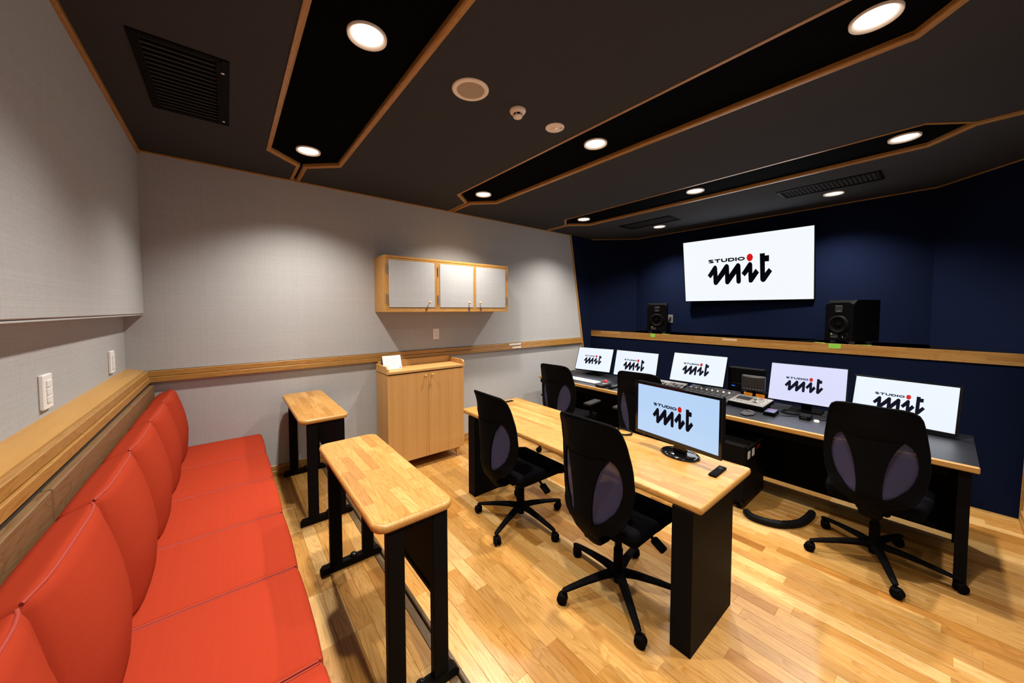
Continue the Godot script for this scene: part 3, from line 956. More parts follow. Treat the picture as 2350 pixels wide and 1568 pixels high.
# STUDIO in wide bold capitals, drawn as thick strokes
func lettering() -> ArrayMesh:
	var st := begin()
	var hh := 0.0335; var x := -0.2765; var y := 0.0690
	var sw := 0.0064   # half stroke
	var strokes := []
	var arc := func(c: Vector2, r: Vector2, a0: float, a1: float) -> PackedVector2Array:
		var p := PackedVector2Array()
		for i in 11:
			var a := deg_to_rad(lerpf(a0, a1, i / 10.0))
			p.append(c + Vector2(cos(a) * r.x, sin(a) * r.y))
		return p
	for ch in "STUDIO":
		var w: float = {"S": 0.050, "T": 0.049, "U": 0.052, "D": 0.054, "I": 0.0095, "O": 0.060}[ch]
		var o := Vector2(x, y)
		var l := []
		var q := 0.0050
		if ch == "S":
			var s1: PackedVector2Array = arc.call(o + Vector2(w * 0.5, hh * 0.73), Vector2(w * 0.40, hh * 0.27 - q), 20, 255)
			var s2: PackedVector2Array = arc.call(o + Vector2(w * 0.5, hh * 0.27), Vector2(w * 0.40, hh * 0.27 - q), 75, -160)
			s1.append_array(s2)
			l = [s1]
		elif ch == "T":
			l = [PackedVector2Array([o + Vector2(0, hh - q), o + Vector2(w, hh - q)]), PackedVector2Array([o + Vector2(w / 2, hh - q), o + Vector2(w / 2, 0)])]
		elif ch == "U":
			var u := PackedVector2Array([o + Vector2(sw, hh)])
			u.append_array(arc.call(o + Vector2(w / 2, hh * 0.45), Vector2(w / 2 - sw, hh * 0.45 - q), 180, 360))
			u.append(o + Vector2(w - sw, hh))
			l = [u]
		elif ch == "D":
			var d := PackedVector2Array([o + Vector2(0, hh - q), o + Vector2(w * 0.45, hh - q)])
			d.append_array(arc.call(o + Vector2(w * 0.5, hh / 2), Vector2(w * 0.5 - sw, hh / 2 - q), 88, -88))
			d.append_array([o + Vector2(w * 0.45, q), o + Vector2(0, q)])
			l = [d, PackedVector2Array([o + Vector2(sw, 0), o + Vector2(sw, hh)])]
		elif ch == "I":
			l = [PackedVector2Array([o + Vector2(w / 2, 0), o + Vector2(w / 2, hh)])]
		else:
			l = [arc.call(o + Vector2(w / 2, hh / 2), Vector2(w / 2 - sw, hh / 2 - q), -2, 182), arc.call(o + Vector2(w / 2, hh / 2), Vector2(w / 2 - sw, hh / 2 - q), 178, 362)]
		for k in l: strokes.append(k)
		x += w + 0.0058
	for k in strokes:
		# vertical parts of a stroke are thicker than its horizontal parts
		for i in k.size() - 1:
			var a: Vector2 = k[i]; var b: Vector2 = k[i + 1]
			var d: Vector2 = (b - a).normalized()
			var n := Vector2(-d.y * sw, d.x * 0.0050)
			var e := d * 0.0006
			if i == 0: e = Vector2.ZERO
			prism(st, PackedVector2Array([a - e + n, b + d * (0.0006 if i < k.size() - 2 else 0.0) + n, b + d * (0.0006 if i < k.size() - 2 else 0.0) - n, a - e - n]), 0.0, 0.0008)
	return done(st)

# a flat screen whose front faces +z of its own frame; tilt > 0 leans the top back
func screen(called: String, label: String, c: Vector3, yaw: float, tilt: float, w: float, h: float, bez: float, deep: float, white: String, glow_e: float, group: String, cat := "monitor") -> Node3D:
	var t := thing(called, label, cat, c, deg_to_rad(yaw), group)
	var b := Basis(Vector3.RIGHT, -deg_to_rad(tilt))
	var p := Node3D.new()
	p.name = "panel"
	t.add_child(p)
	p.transform = Transform3D(b, Vector3.ZERO)
	var st := begin()
	box(st, Vector3(0, 0, -deep * 0.5 - 0.001), Vector3(w, h, deep), minf(0.006, deep * 0.3))
	if deep < 0.05: box(st, Vector3(0, -h * 0.02, -deep - 0.012), Vector3(w * 0.55, h * 0.6, 0.026), 0.01)
	obj("housing", st, M.black_plastic, p)
	# bezel of four bars
	st = begin()
	var bb := bez * 1.25
	box(st, Vector3(0, h / 2 - bez / 2, 0.001), Vector3(w, bez, 0.005), 0.0012)
	box(st, Vector3(0, -h / 2 + bb / 2, 0.001), Vector3(w, bb, 0.005), 0.0012)
	for s in [-1.0, 1.0]: box(st, Vector3(s * (w / 2 - bez / 2), (bb - bez) / 2, 0.001), Vector3(bez, h - bez - bb, 0.005), 0.0012)
	obj("bezel", st, M.gloss_black if bez > 0.01 else M.black_plastic, p)
	var sw := w - 2 * bez; var sh := h - bez - bb
	var d := obj("display", bx(-sw / 2, sw / 2, -sh / 2 + (bb - bez) / 2, sh / 2 + (bb - bez) / 2, -0.002, 0.0, 0.0), M[white], p)
	logo(p, sw, 0.0002)
	var l := AreaLight3D.new()
	l.name = "display_light"
	p.add_child(l)
	l.position = Vector3(0, 0, 0.006)
	l.rotation.y = PI
	l.area_size = Vector2(sw * 0.98, sh * 0.96)
	l.light_color = (M[white] as StandardMaterial3D).emission
	l.light_energy = glow_e
	l.area_range = 10.0
	l.area_attenuation = 2.0
	l.shadow_enabled = true
	return t

func stand(t: Node3D, y_desk: float, tilt: float, foot_w: float, foot_d: float, z_off: float) -> void:
	# neck and foot under a monitor whose centre is the node's origin
	var y0 := y_desk - t.position.y
	var back := -0.05
	obj("neck", bx(-0.035, 0.035, y0 + 0.008, -0.01, back + z_off - 0.022, back + z_off, 0.006), M.black_plastic, t)
	obj("hinge", bx(-0.05, 0.05, -0.05, 0.03, back + z_off - 0.02, back + z_off + 0.03, 0.008), M.black_plastic, t)
	obj("foot", bx(-foot_w / 2, foot_w / 2, y0 + 0.0005, y0 + 0.012, back + z_off - foot_d * 0.55, back + z_off + foot_d * 0.45, 0.004), M.black_plastic, t)

func build_screens() -> void:
	var tv := screen("wall_screen", "large wall-mounted flat screen showing the studio logo on navy wall", Vector3(-1.635, 2.117, -5.049), 2.8, -8.9, 1.41, 0.83, 0.008, 0.045, "tv_white", 0.9, "", "television")
	obj("wall_bracket", bx(-0.25, 0.25, -0.2, 0.2, -0.135, -0.05, 0.004), M.black_steel, tv)
	var m1 := screen("control_monitor", "monitor at the far left end of the control desk", Vector3(-2.984, 0.925, -3.848), 10.8, 23.3, 0.517, 0.325, 0.006, 0.03, "screen_white", 0.07, "monitors on the control desk")
	stand(m1, 0.7165, 23, 0.22, 0.16, 0.0)
	var m2 := screen("control_monitor", "second control desk monitor from the left, partly behind a chair back", Vector3(-2.279, 0.953, -3.709), 1.8, 14.3, 0.543, 0.314, 0.006, 0.03, "screen_white", 0.07, "monitors on the control desk")
	stand(m2, 0.7165, 14, 0.22, 0.16, 0.0)
	var m3 := screen("control_monitor", "middle control desk monitor behind the grey fader panel", Vector3(-1.624, 0.976, -3.821), 1.8, 21.7, 0.54, 0.32, 0.006, 0.03, "screen_white", 0.07, "monitors on the control desk")
	stand(m3, 0.7165, 21, 0.2, 0.10, -0.085)
	var m4 := screen("control_monitor", "violet tinted control desk monitor right of the small dark monitor", Vector3(-0.735, 0.955, -3.838), 2.2, 19.0, 0.518, 0.34, 0.006, 0.03, "screen_violet", 0.07, "monitors on the control desk")
	stand(m4, 0.7165, 19, 0.22, 0.16, 0.0)
	var m5 := screen("control_monitor", "rightmost control desk monitor with thick black frame behind a chair", Vector3(-0.188, 0.902, -3.903), -7.9, 19.3, 0.551, 0.348, 0.012, 0.035, "screen_white", 0.07, "monitors on the control desk")
	stand(m5, 0.7165, 19, 0.24, 0.13, 0.0)
	var m6 := screen("desk_monitor", "glossy black monitor with pale blue picture on the oak desk", Vector3(-0.994, 0.966, -2.046), -7.1, 0.0, 0.55, 0.338, 0.017, 0.035, "screen_blue", 0.05, "")
	var y0 := 0.7205 - 0.966
	var st := begin()
	var prof := [[0.115, 0.0], [0.117, 0.006], [0.108, 0.014], [0.085, 0.018], [0.0, 0.020]]
	var rings := []
	for q in prof:
		var r := PackedVector3Array()
		for i in 36: r.append(Vector3(cos(TAU * i / 36) * q[0], y0 + q[1], -0.062 + sin(TAU * i / 36) * q[0] * 0.78))
		rings.append(r)
	loft(st, rings)
	obj("foot", st, M.gloss_black, m6)
	obj("neck", bx(-0.04, 0.04, y0 + 0.014, -0.10, -0.085, -0.045, 0.01), M.gloss_black, m6)

# ------------------------------------------------------------------ gear on the control desk
func build_gear() -> void:
	var Y := 0.7165
	var st: SurfaceTool
	# keyboard
	var k := thing("keyboard", "flat white keyboard on the left of the control desk", "keyboard", Vector3(-2.815, Y, -3.428))
	st = begin(); soft(st, Vector3(0.215, 0.005, 0.062), 0.005, 2, at(0, 0.006, 0)); obj("case", st, M.white_plastic, k)
	st = begin()
	for r in 5:
		for i in 15: box(st, Vector3(-0.1965 + i * 0.0281, 0.0125, -0.045 + r * 0.0225), Vector3(0.0245, 0.004, 0.019), 0.001)
	obj("keys", st, M.white_paper, k)
	# trackball
	var tb := thing("trackball", "black trackball mouse with a red ball on the control desk", "trackball", Vector3(-2.455, Y, -3.34), -0.15)
	st = begin()
	soft(st, Vector3(0.055, 0.024, 0.085), 0.018, 4, at(0, 0.024, 0), func(p: Vector3) -> Vector3: return Vector3(p.x, p.y * (1.0 if p.y < 0 else 0.75 - p.z * 6.0), p.z))
	obj("body", st, M.dark_grey, tb)
	st = begin(); lathe(st, ball(0.023, 10), 18, at(-0.004, 0.047, -0.04), true); obj("ball", st, M.red_ball, tb)
	obj("button", bx(0.02, 0.05, 0.035, 0.043, -0.03, 0.05, 0.003), M.mid_grey, tb)
	# remote
	var rc := thing("remote_control", "slim black remote lying right of the trackball", "remote", Vector3(-2.335, Y, -3.385), 0.1)
	st = begin(); soft(st, Vector3(0.024, 0.009, 0.095), 0.007, 2, at(0, 0.009, 0)); obj("body", st, M.black_plastic, rc)
	for i in 8: obj("button", bx(-0.014 + (i % 2) * 0.018, -0.004 + (i % 2) * 0.018, 0.0175, 0.0195, -0.075 + (i / 2) * 0.03, -0.062 + (i / 2) * 0.03, 0.001), M.mid_grey, rc)
	# silver controller
	var mc := thing("edit_controller", "silver button controller left of the fader panel", "controller", Vector3(-1.965, Y, -3.80), 0.05)
	st = begin()
	prism(st, PackedVector2Array([Vector2(0.125, 0.0), Vector2(0.125, 0.02), Vector2(-0.125, 0.062), Vector2(-0.125, 0.0)]), -0.20, 0.20, side())
	obj("case", st, M.mid_grey, mc)
	var tilt := atan2(0.042, 0.25)
	for r in 4:
		for i in 9:
			var z := 0.085 - r * 0.045
			put("button", cube(Vector3(0.028, 0.010, 0.028), 0.002), M.silver if (i + r) % 3 else M.dark_grey, mc, Transform3D(Basis(Vector3.RIGHT, tilt), Vector3(-0.164 + i * 0.041, 0.041 - z * 0.168 + 0.003, z)))
	# fader panel
	var fp := thing("fader_panel", "black eight-fader panel in front of the middle monitor", "fader panel", Vector3(-1.475, Y, -3.70), -0.03)
	st = begin()
	prism(st, PackedVector2Array([Vector2(0.20, 0.0), Vector2(0.20, 0.022), Vector2(-0.20, 0.075), Vector2(-0.20, 0.0)]), -0.235, 0.235, side())
	obj("case", st, M.dark_grey, fp)
	tilt = atan2(0.053, 0.40)
	for i in 8:
		var x := -0.19 + i * 0.052
		put("fader_slot", cube(Vector3(0.004, 0.002, 0.20), 0.0), M.black_paint, fp, Transform3D(Basis(Vector3.RIGHT, tilt), Vector3(x, 0.0485 + 0.0005 - 0.0, 0.0)))
		put("fader_cap", cube(Vector3(0.014, 0.016, 0.024), 0.003), M.white_plastic, fp, Transform3D(Basis(Vector3.RIGHT, tilt), Vector3(x, 0.0485 + 0.010 + 0.009, -0.075)))
		put("button", cube(Vector3(0.014, 0.005, 0.010), 0.001), M.silver if i % 3 else M.mid_grey, fp, Transform3D(Basis(Vector3.RIGHT, tilt), Vector3(x + 0.012, 0.0485 + 0.0215, -0.16)))
	put("display_strip", cube(Vector3(0.026, 0.003, 0.012), 0.0005), M.led_blue, fp, Transform3D(Basis(Vector3.RIGHT, tilt), Vector3(-0.205, 0.0485 + 0.0225, -0.17)))
	# monitor controller, silver, tilted
	var cc := thing("monitor_controller", "silver volume controller with round knob and dark display", "controller", Vector3(-1.085, Y, -3.655), -0.12)
	tilt = 0.16
	var cb := Transform3D(Basis(Vector3.RIGHT, tilt), Vector3(0, 0.045, 0))
	st = begin(); box(st, Vector3.ZERO, Vector3(0.285, 0.032, 0.21), 0.004); obj("body", st, M.black_plastic, cc, cb)
	st = begin(); box(st, Vector3(0, 0.018, 0), Vector3(0.282, 0.006, 0.206), 0.002); obj("face_plate", st, M.silver, cc, cb)
	put("display_window", cube(Vector3(0.115, 0.003, 0.08), 0.001), M.dead_screen, cc, cb * at(-0.06, 0.0222, -0.015))
	st = begin(); lathe(st, [Vector2(0.022, 0.0), Vector2(0.021, 0.018), Vector2(0.018, 0.021), Vector2(0.0, 0.021)], 24, at(0, 0, 0), true)
	obj("volume_knob", st, M.chrome, cc, cb * at(0.055, 0.021, 0.035))
	for i in 8:
		var p: Vector2 = [Vector2(0.035, -0.06), Vector2(0.066, -0.06), Vector2(0.097, -0.06), Vector2(0.12, -0.06), Vector2(0.02, -0.01), Vector2(0.115, -0.015), Vector2(0.115, 0.02), Vector2(0.11, 0.055)][i]
		put("push_button", cube(Vector3(0.012, 0.006, 0.012), 0.002), M.led_red if i == 1 else M.led_green if i == 4 else M.key_light, cc, cb * at(p.x, 0.0235, p.y))
	for i in 7: put("small_button", cube(Vector3(0.009, 0.004, 0.006), 0.001), M.dark_grey, cc, cb * at(-0.11 + (i % 4) * 0.03, 0.0225, -0.08 if i < 4 else 0.06))
	for x in [-0.11, 0.11]:
		for z in [-0.08, 0.08]:
			put("rubber_foot", cube(Vector3(0.02, 0.045 - z * 0.16 - 0.017, 0.02), 0.002), M.black_plastic, cc, at(x, (0.045 - z * 0.16 - 0.017) / 2, z))
	# pad
	var pd := thing("desk_pad_hub", "dark grey angular puck in front of the silver volume controller", "hub", Vector3(-1.025, Y, -3.40))
	st = begin()
	var r0 := PackedVector3Array(); var r1 := PackedVector3Array(); var r2 := PackedVector3Array()
	for i in 6:
		var a := TAU * i / 6 + 0.3
		r0.append(Vector3(cos(a) * 0.05, 0, sin(a) * 0.09)); r1.append(Vector3(cos(a) * 0.052, 0.010, sin(a) * 0.094)); r2.append(Vector3(cos(a) * 0.033, 0.024, sin(a) * 0.062))
	loft(st, [r0, r1, r2], false); obj("body", st, M.dark_grey, pd)
	obj("touch_strip", bx(-0.02, 0.02, 0.0238, 0.0252, -0.01, 0.01, 0.0005), M.black_plastic, pd)
	# small box with a blue top
	var bb := thing("interface_box", "small black box with a blue top right of the volume controller", "box", Vector3(-0.90, Y, -3.54), 0.05)
	obj("body", bx(-0.04, 0.04, 0.0, 0.03, -0.075, 0.075, 0.003), M.black_plastic, bb)
	obj("top_label", bx(-0.034, 0.034, 0.0295, 0.031, -0.068, 0.068, 0.0005), M.blue_card, bb)
	obj("status_light", bx(-0.02, 0.005, 0.0305, 0.0318, -0.05, -0.02, 0.0005), M.led_red, bb)
	# cable adapter
	var ad := thing("cable_adapter", "black cable adapter with a white plug by the right chair", "adapter", Vector3(-0.685, Y, -3.61), 0.0)
	obj("body", bx(-0.035, 0.035, 0.0, 0.03, -0.05, 0.05, 0.005), M.black_plastic, ad)
	obj("badge", bx(-0.022, 0.018, 0.008, 0.022, 0.0495, 0.0512, 0.0003), M.dark_grey, ad)
	st = begin(); lathe(st, [Vector2(0.0, 0.0), Vector2(0.016, 0.0), Vector2(0.018, 0.008), Vector2(0.014, 0.016), Vector2(0.0, 0.018)], 16, at(0.075, 0.0, 0.045), true); obj("plug", st, M.key_light, ad)
	# small dark monitor and amber meters
	var sm := thing("field_monitor", "small switched-off grey monitor between the big control screens", "monitor", Vector3(-1.098, 0.917, -3.75), 0.02)
	st = begin(); box(st, Vector3(0, 0, -0.015), Vector3(0.185, 0.14, 0.03), 0.006); obj("housing", st, M.dark_grey, sm)
	obj("display", bx(-0.078, 0.078, -0.035, 0.058, -0.001, 0.0015, 0.0005), M.dead_screen, sm)
	for i in 7: put("button", cube(Vector3(0.010, 0.005, 0.004), 0.001), M.mid_grey, sm, at(-0.07 + i * 0.0233, -0.053, 0.001))
	obj("stem", bx(-0.012, 0.012, -0.083, -0.06, -0.04, -0.016, 0.003), M.black_plastic, sm)
	obj("foot", bx(-0.06, 0.06, -0.088, -0.080, -0.07, -0.026, 0.003), M.black_plastic, sm)
	var vu := thing("level_meter", "black meter unit with two amber windows under the small monitor", "meter", Vector3(-1.10, Y, -3.825))
	obj("case", bx(-0.105, 0.10, 0.0, 0.112, -0.05, 0.035, 0.004), M.black_plastic, vu)
	for i in 2:
		var mw := obj("meter_window", bx(-0.082 + i * 0.097, -0.012 + i * 0.097, 0.066, 0.102, 0.034, 0.037, 0.001), M.meter_amber, vu)
		var x := -0.047 + i * 0.097
		st = begin(); box(st, Vector3(x, 0.083, 0.0375), Vector3(0.001, 0.026, 0.001), 0.0, Basis(Vector3(0, 0, 1), 0.6)); obj("needle", st, M.black_plastic, mw)
	var rk := thing("rack_unit", "plain black equipment box standing behind the small monitor", "rack unit", Vector3(-1.215, Y, -3.955))
	obj("case", bx(-0.15, 0.15, 0.0, 0.305, -0.06, 0.04, 0.004), M.black_plastic, rk)
	obj("front_seam", bx(-0.145, 0.145, 0.148, 0.151, 0.0395, 0.0408, 0.0), M.dark_grey, rk)
	obj("status_light", bx(-0.115, -0.085, 0.12, 0.128, 0.0395, 0.0412, 0.0005), M.led_blue, rk)
	# cables on the control desk
	cable("black cable running from the volume controller to the blue topped box", [Vector3(-0.93, 0.765, -3.73), Vector3(-0.922, 0.76, -3.71), Vector3(-0.918, 0.745, -3.68), Vector3(-0.912, 0.7355, -3.65), Vector3(-0.905, 0.7355, -3.625)], 0.0035)
	cable("coiled black cable in front of the violet tinted monitor", loops(Vector3(-0.80, 0.7175, -3.70), 0.07, 3.2), 0.0035)
	cable("thin black cable between the blue topped box and the adapter", [Vector3(-0.853, 0.728, -3.53), Vector3(-0.81, 0.720, -3.555), Vector3(-0.76, 0.7195, -3.60), Vector3(-0.72, 0.724, -3.61)], 0.0028)
	cable("thin black cable from the adapter towards the right chair", [Vector3(-0.65, 0.73, -3.61), Vector3(-0.60, 0.721, -3.64), Vector3(-0.52, 0.7195, -3.66), Vector3(-0.40, 0.7195, -3.62)], 0.0028)
	cable("black cable bundle beside the fader panel", [Vector3(-1.245, 0.81, -3.912), Vector3(-1.225, 0.80, -3.86), Vector3(-1.226, 0.75, -3.80), Vector3(-1.2315, 0.723, -3.775)], 0.0035)

func cube(s: Vector3, r: float) -> ArrayMesh:
	var k := "cube%s_%.4f" % [s, r]
	if not G.has(k):
		var st := begin()
		box(st, Vector3.ZERO, s, r)
		G[k] = done(st)
	return G[k]

func ball(r: float, n: int) -> Array:
	var p := []
	for i in n + 1:
		var a := -PI / 2 + PI * i / n
		p.append(Vector2(absf(cos(a)) * r if i > 0 and i < n else 0.0, sin(a) * r))
	return p

func loops(c: Vector3, r: float, turns: float) -> Array:
	var p := []
	for i in int(turns * 8) + 1:
		var a := TAU * i / 8.0
		p.append(c + Vector3(cos(a) * r * (1.0 - 0.05 * i / 8.0), 0.004 + 0.0035 * i / 8.0, sin(a) * r * 0.8 * (1.0 + 0.06 * i / 8.0)))
	return p

func cable(label: String, pts: Array, r: float, m := "cable_black") -> void:
	var st := begin()
	var q := []
	for p in pts: q.append((p as Vector3) - (pts[0] as Vector3))
	tube(st, curve(q, 5), r, 7)
	var o := obj("cable", st, M[m], self, Transform3D(Basis(), pts[0]))
	tag(o, label, "cable", "cables")

# ------------------------------------------------------------------ chairs
func table_at(keys: Array, y: float) -> float:
	if y <= keys[0][0]: return keys[0][1]
	for i in keys.size() - 1:
		if y <= keys[i + 1][0]:
			var t: float = (y - keys[i][0]) / (keys[i + 1][0] - keys[i][0])
			return lerpf(keys[i][1], keys[i + 1][1], t * t * (3.0 - 2.0 * t) * 0.35 + t * 0.65)
	return keys[-1][1]

func chair_meshes() -> void:
	var W := [[0.38, 0.048], [0.43, 0.052], [0.465, 0.085], [0.485, 0.12], [0.515, 0.158], [0.55, 0.182], [0.61, 0.203], [0.71, 0.214], [0.80, 0.211], [0.93, 0.196], [1.0, 0.183], [1.025, 0.172], [1.04, 0.152], [1.048, 0.120], [1.05, 0.09]]
	var WO := [[0.524, 0.062], [0.535, 0.085], [0.56, 0.112], [0.60, 0.146], [0.64, 0.164], [0.69, 0.177], [0.735, 0.181], [0.78, 0.178], [0.815, 0.168], [0.845, 0.152], [0.866, 0.128]]
	var WI := [[0.524, 0.055], [0.60, 0.053], [0.68, 0.061], [0.74, 0.073], [0.79, 0.087], [0.83, 0.104], [0.866, 0.128]]
	var Z := [[0.38, 0.24], [0.45, 0.275], [0.55, 0.302], [0.70, 0.308], [0.85, 0.318], [0.95, 0.335], [1.05, 0.365]]
	var ys := []
	for k in W: ys.append(k[0])
	for k in WO: ys.append(k[0])
	for k in [0.40, 0.45, 0.485, 0.52, 0.575, 0.66, 0.71, 0.76, 0.90, 0.965]: ys.append(k)
	ys.sort()
	var yy := []
	for y in ys:
		if yy.is_empty() or y - yy[-1] > 0.003: yy.append(y)
	var P := func(x: float, y: float, dz: float) -> Vector3:
		return Vector3(x, y, table_at(Z, y) - 0.078 * pow(absf(x) / 0.2, 2.0) * clampf((y - 0.42) / 0.15, 0.0, 1.0) + 0.026 * smoothstep(0.14, 0.05, absf(x)) * clampf((y - 0.40) / 0.1, 0.0, 1.0) * clampf((1.05 - y) / 0.12, 0.0, 1.0) + dz)
	# strips across the back: [from, to] as functions of y
	var shell := begin()
	var mesh := [begin(), begin()]
	var rim := begin()
	var strip := func(st: SurfaceTool, y0: float, y1: float, a0: float, b0: float, a1: float, b1: float, th: float, dz: float, n: int) -> void:
		st.set_smooth_group(0)
		for k in n:
			var t0 := float(k) / n; var t1 := float(k + 1) / n
			var p00: Vector3 = P.call(lerpf(a0, b0, t0), y0, dz); var p01: Vector3 = P.call(lerpf(a0, b0, t1), y0, dz)
			var p10: Vector3 = P.call(lerpf(a1, b1, t0), y1, dz); var p11: Vector3 = P.call(lerpf(a1, b1, t1), y1, dz)
			quad(st, p00, p10, p11, p01)
			var o := Vector3(0, 0, -th)
			quad(st, p01 + o, p11 + o, p10 + o, p00 + o)
		st.set_smooth_group(-1)
		if th > 0.004:
			for e in 2:
				var x0 := a0 if e == 0 else b0; var x1 := a1 if e == 0 else b1
				var q0: Vector3 = P.call(x0, y0, dz); var q1: Vector3 = P.call(x1, y1, dz)
				var o := Vector3(0, 0, -th)
				if e == 0: quad(st, q0 + o, q1 + o, q1, q0)
				else: quad(st, q0, q1, q1 + o, q0 + o)
	for i in yy.size() - 1:
		var y0: float = yy[i]; var y1: float = yy[i + 1]
		var w0 := table_at(W, y0); var w1 := table_at(W, y1)
		if y0 >= 0.524 - 1e-4 and y1 <= 0.866 + 1e-4:
			var o0 := table_at(WO, y0); var o1 := table_at(WO, y1); var i0 := table_at(WI, y0); var i1 := table_at(WI, y1)
			strip.call(shell, y0, y1, -w0, -o0, -w1, -o1, 0.016, 0.0, 2)
			strip.call(shell, y0, y1, -i0, i0, -i1, i1, 0.044, 0.004, 6)
			strip.call(shell, y0, y1, o0, w0, o1, w1, 0.016, 0.0, 2)
			for s in [-1.0, 1.0]: strip.call(mesh[0 if s < 0 else 1], y0, y1, minf(s * i0, s * o0), maxf(s * i0, s * o0), minf(s * i1, s * o1), maxf(s * i1, s * o1), 0.002, -0.012, 4)
		else:
			strip.call(shell, y0, y1, -w0, w0, -w1, w1, 0.016, 0.0, 10)
	var cap := begin()
	G["ch_shell"] = done(shell)
	G["ch_mesh0"] = done(mesh[0])
	G["ch_mesh1"] = done(mesh[1])
	# rounded rim along the outline
	var pts := []
	for y in yy:
		if y >= 0.47: pts.append(P.call(table_at(W, y), y, -0.008))
	var ring_pts := []
	for i in range(pts.size()): ring_pts.append(pts[i])
	for i in range(pts.size() - 1, -1, -1): ring_pts.append(Vector3(-pts[i].x, pts[i].y, pts[i].z))
	tube(rim, ring_pts, 0.0095, 8, Vector3.BACK)
	G["ch_rim"] = done(rim)
	# inner cushion of the back, seen past the frame
	var st := begin()
	soft(st, Vector3(0.235, 0.036, 0.225), 0.03, 6, at(0, 0.462, -0.03), func(p: Vector3) -> Vector3:
		var v := p.z / 0.225
		p.x *= 1.0 - 0.10 * clampf(v, 0.0, 1.0)
		p.y += -0.035 * pow(clampf(-v, 0.0, 1.0), 3.0) - 0.012 * (1.0 - pow(p.x / 0.235, 2.0)) * (1.0 - v * v)
		return p)
	G["ch_seat"] = done(st)
	st = begin()
	soft(st, Vector3(0.205, 0.016, 0.19), 0.012, 3, at(0, 0.418, -0.02))
	box(st, Vector3(0, 0.385, 0.02), Vector3(0.15, 0.055, 0.24), 0.012)
	G["ch_pan"] = done(st)
	st = begin()
	tube(st, [Vector3(0, 0.385, 0.10), Vector3(0, 0.372, 0.17), Vector3(0, 0.378, 0.225), Vector3(0, 0.42, 0.258), Vector3(0, 0.50, 0.288)], [0.014, 0.014, 0.014, 0.013, 0.010], 12, Vector3.RIGHT, 3.5)
	G["ch_spine"] = done(st)
	st = begin()
	lathe(st, [Vector2(0.0, 0.05), Vector2(0.024, 0.05), Vector2(0.026, 0.075), Vector2(0.026, 0.24), Vector2(0.020, 0.245), Vector2(0.020, 0.365), Vector2(0.0, 0.365)], 18)
	G["ch_column"] = done(st)
	st = begin()
	lathe(st, [Vector2(0.0, 0.078), Vector2(0.036, 0.078), Vector2(0.046, 0.088), Vector2(0.046, 0.118), Vector2(0.034, 0.135), Vector2(0.0, 0.137)], 20, Transform3D(), true)
	G["ch_hub"] = done(st)
	st = begin()
	var rings := []
	for q in [[0.02, 0.108, 0.030, 0.022], [0.10, 0.108, 0.026, 0.018], [0.20, 0.098, 0.022, 0.014], [0.30, 0.083, 0.018, 0.012], [0.338, 0.076, 0.016, 0.010], [0.348, 0.074, 0.008, 0.006]]:
		var r := PackedVector3Array()
		for k in 10:
			var a := TAU * k / 10
			r.append(Vector3(q[0], q[1] + sin(a) * q[3], cos(a) * q[2]))
		rings.append(r)
	loft(st, rings)
	G["ch_arm"] = done(st)
	st = begin()
	for s in [-1.0, 1.0]:
		lathe(st, [Vector2(0.0, 0.004), Vector2(0.022, 0.004), Vector2(0.0275, 0.007), Vector2(0.0275, 0.018), Vector2(0.022, 0.022), Vector2(0.0, 0.021)], 18, Transform3D(Basis(Vector3(1, 0, 0), PI / 2 * s), Vector3(0.012, 0.0275, 0)), true)
	G["ch_wheel"] = done(st)
	st = begin()
	lathe(st, [Vector2(0.0, 0.04), Vector2(0.009, 0.04), Vector2(0.009, 0.078), Vector2(0.0, 0.078)], 10, Transform3D())
	soft(st, Vector3(0.022, 0.014, 0.024), 0.012, 2, at(0.008, 0.044, 0))
	G["ch_fork"] = done(st)
	st = begin()
	tube(st, [Vector3(0.06, 0.395, -0.05), Vector3(0.13, 0.388, -0.05), Vector3(0.18, 0.360, -0.05)], 0.0085, 8)
	var paddle := Transform3D(Basis(Vector3(0, 0, 1), -0.5), Vector3(0.212, 0.342, -0.05))
	soft(st, Vector3(0.038, 0.013, 0.026), 0.011, 2, paddle)
	G["ch_lever"] = done(st)
	st = begin()
	soft(st, Vector3(0.042, 0.013, 0.115), 0.012, 3, Transform3D())
	G["ch_pad"] = done(st)
	st = begin()
	tube(st, [Vector3(-0.05, -0.235, 0.02), Vector3(-0.01, -0.245, 0.02), Vector3(0.0, -0.20, 0.02), Vector3(0.0, -0.012, 0.02)], [0.018, 0.018, 0.018, 0.016], 10, Vector3.BACK)
	G["ch_post"] = done(st)

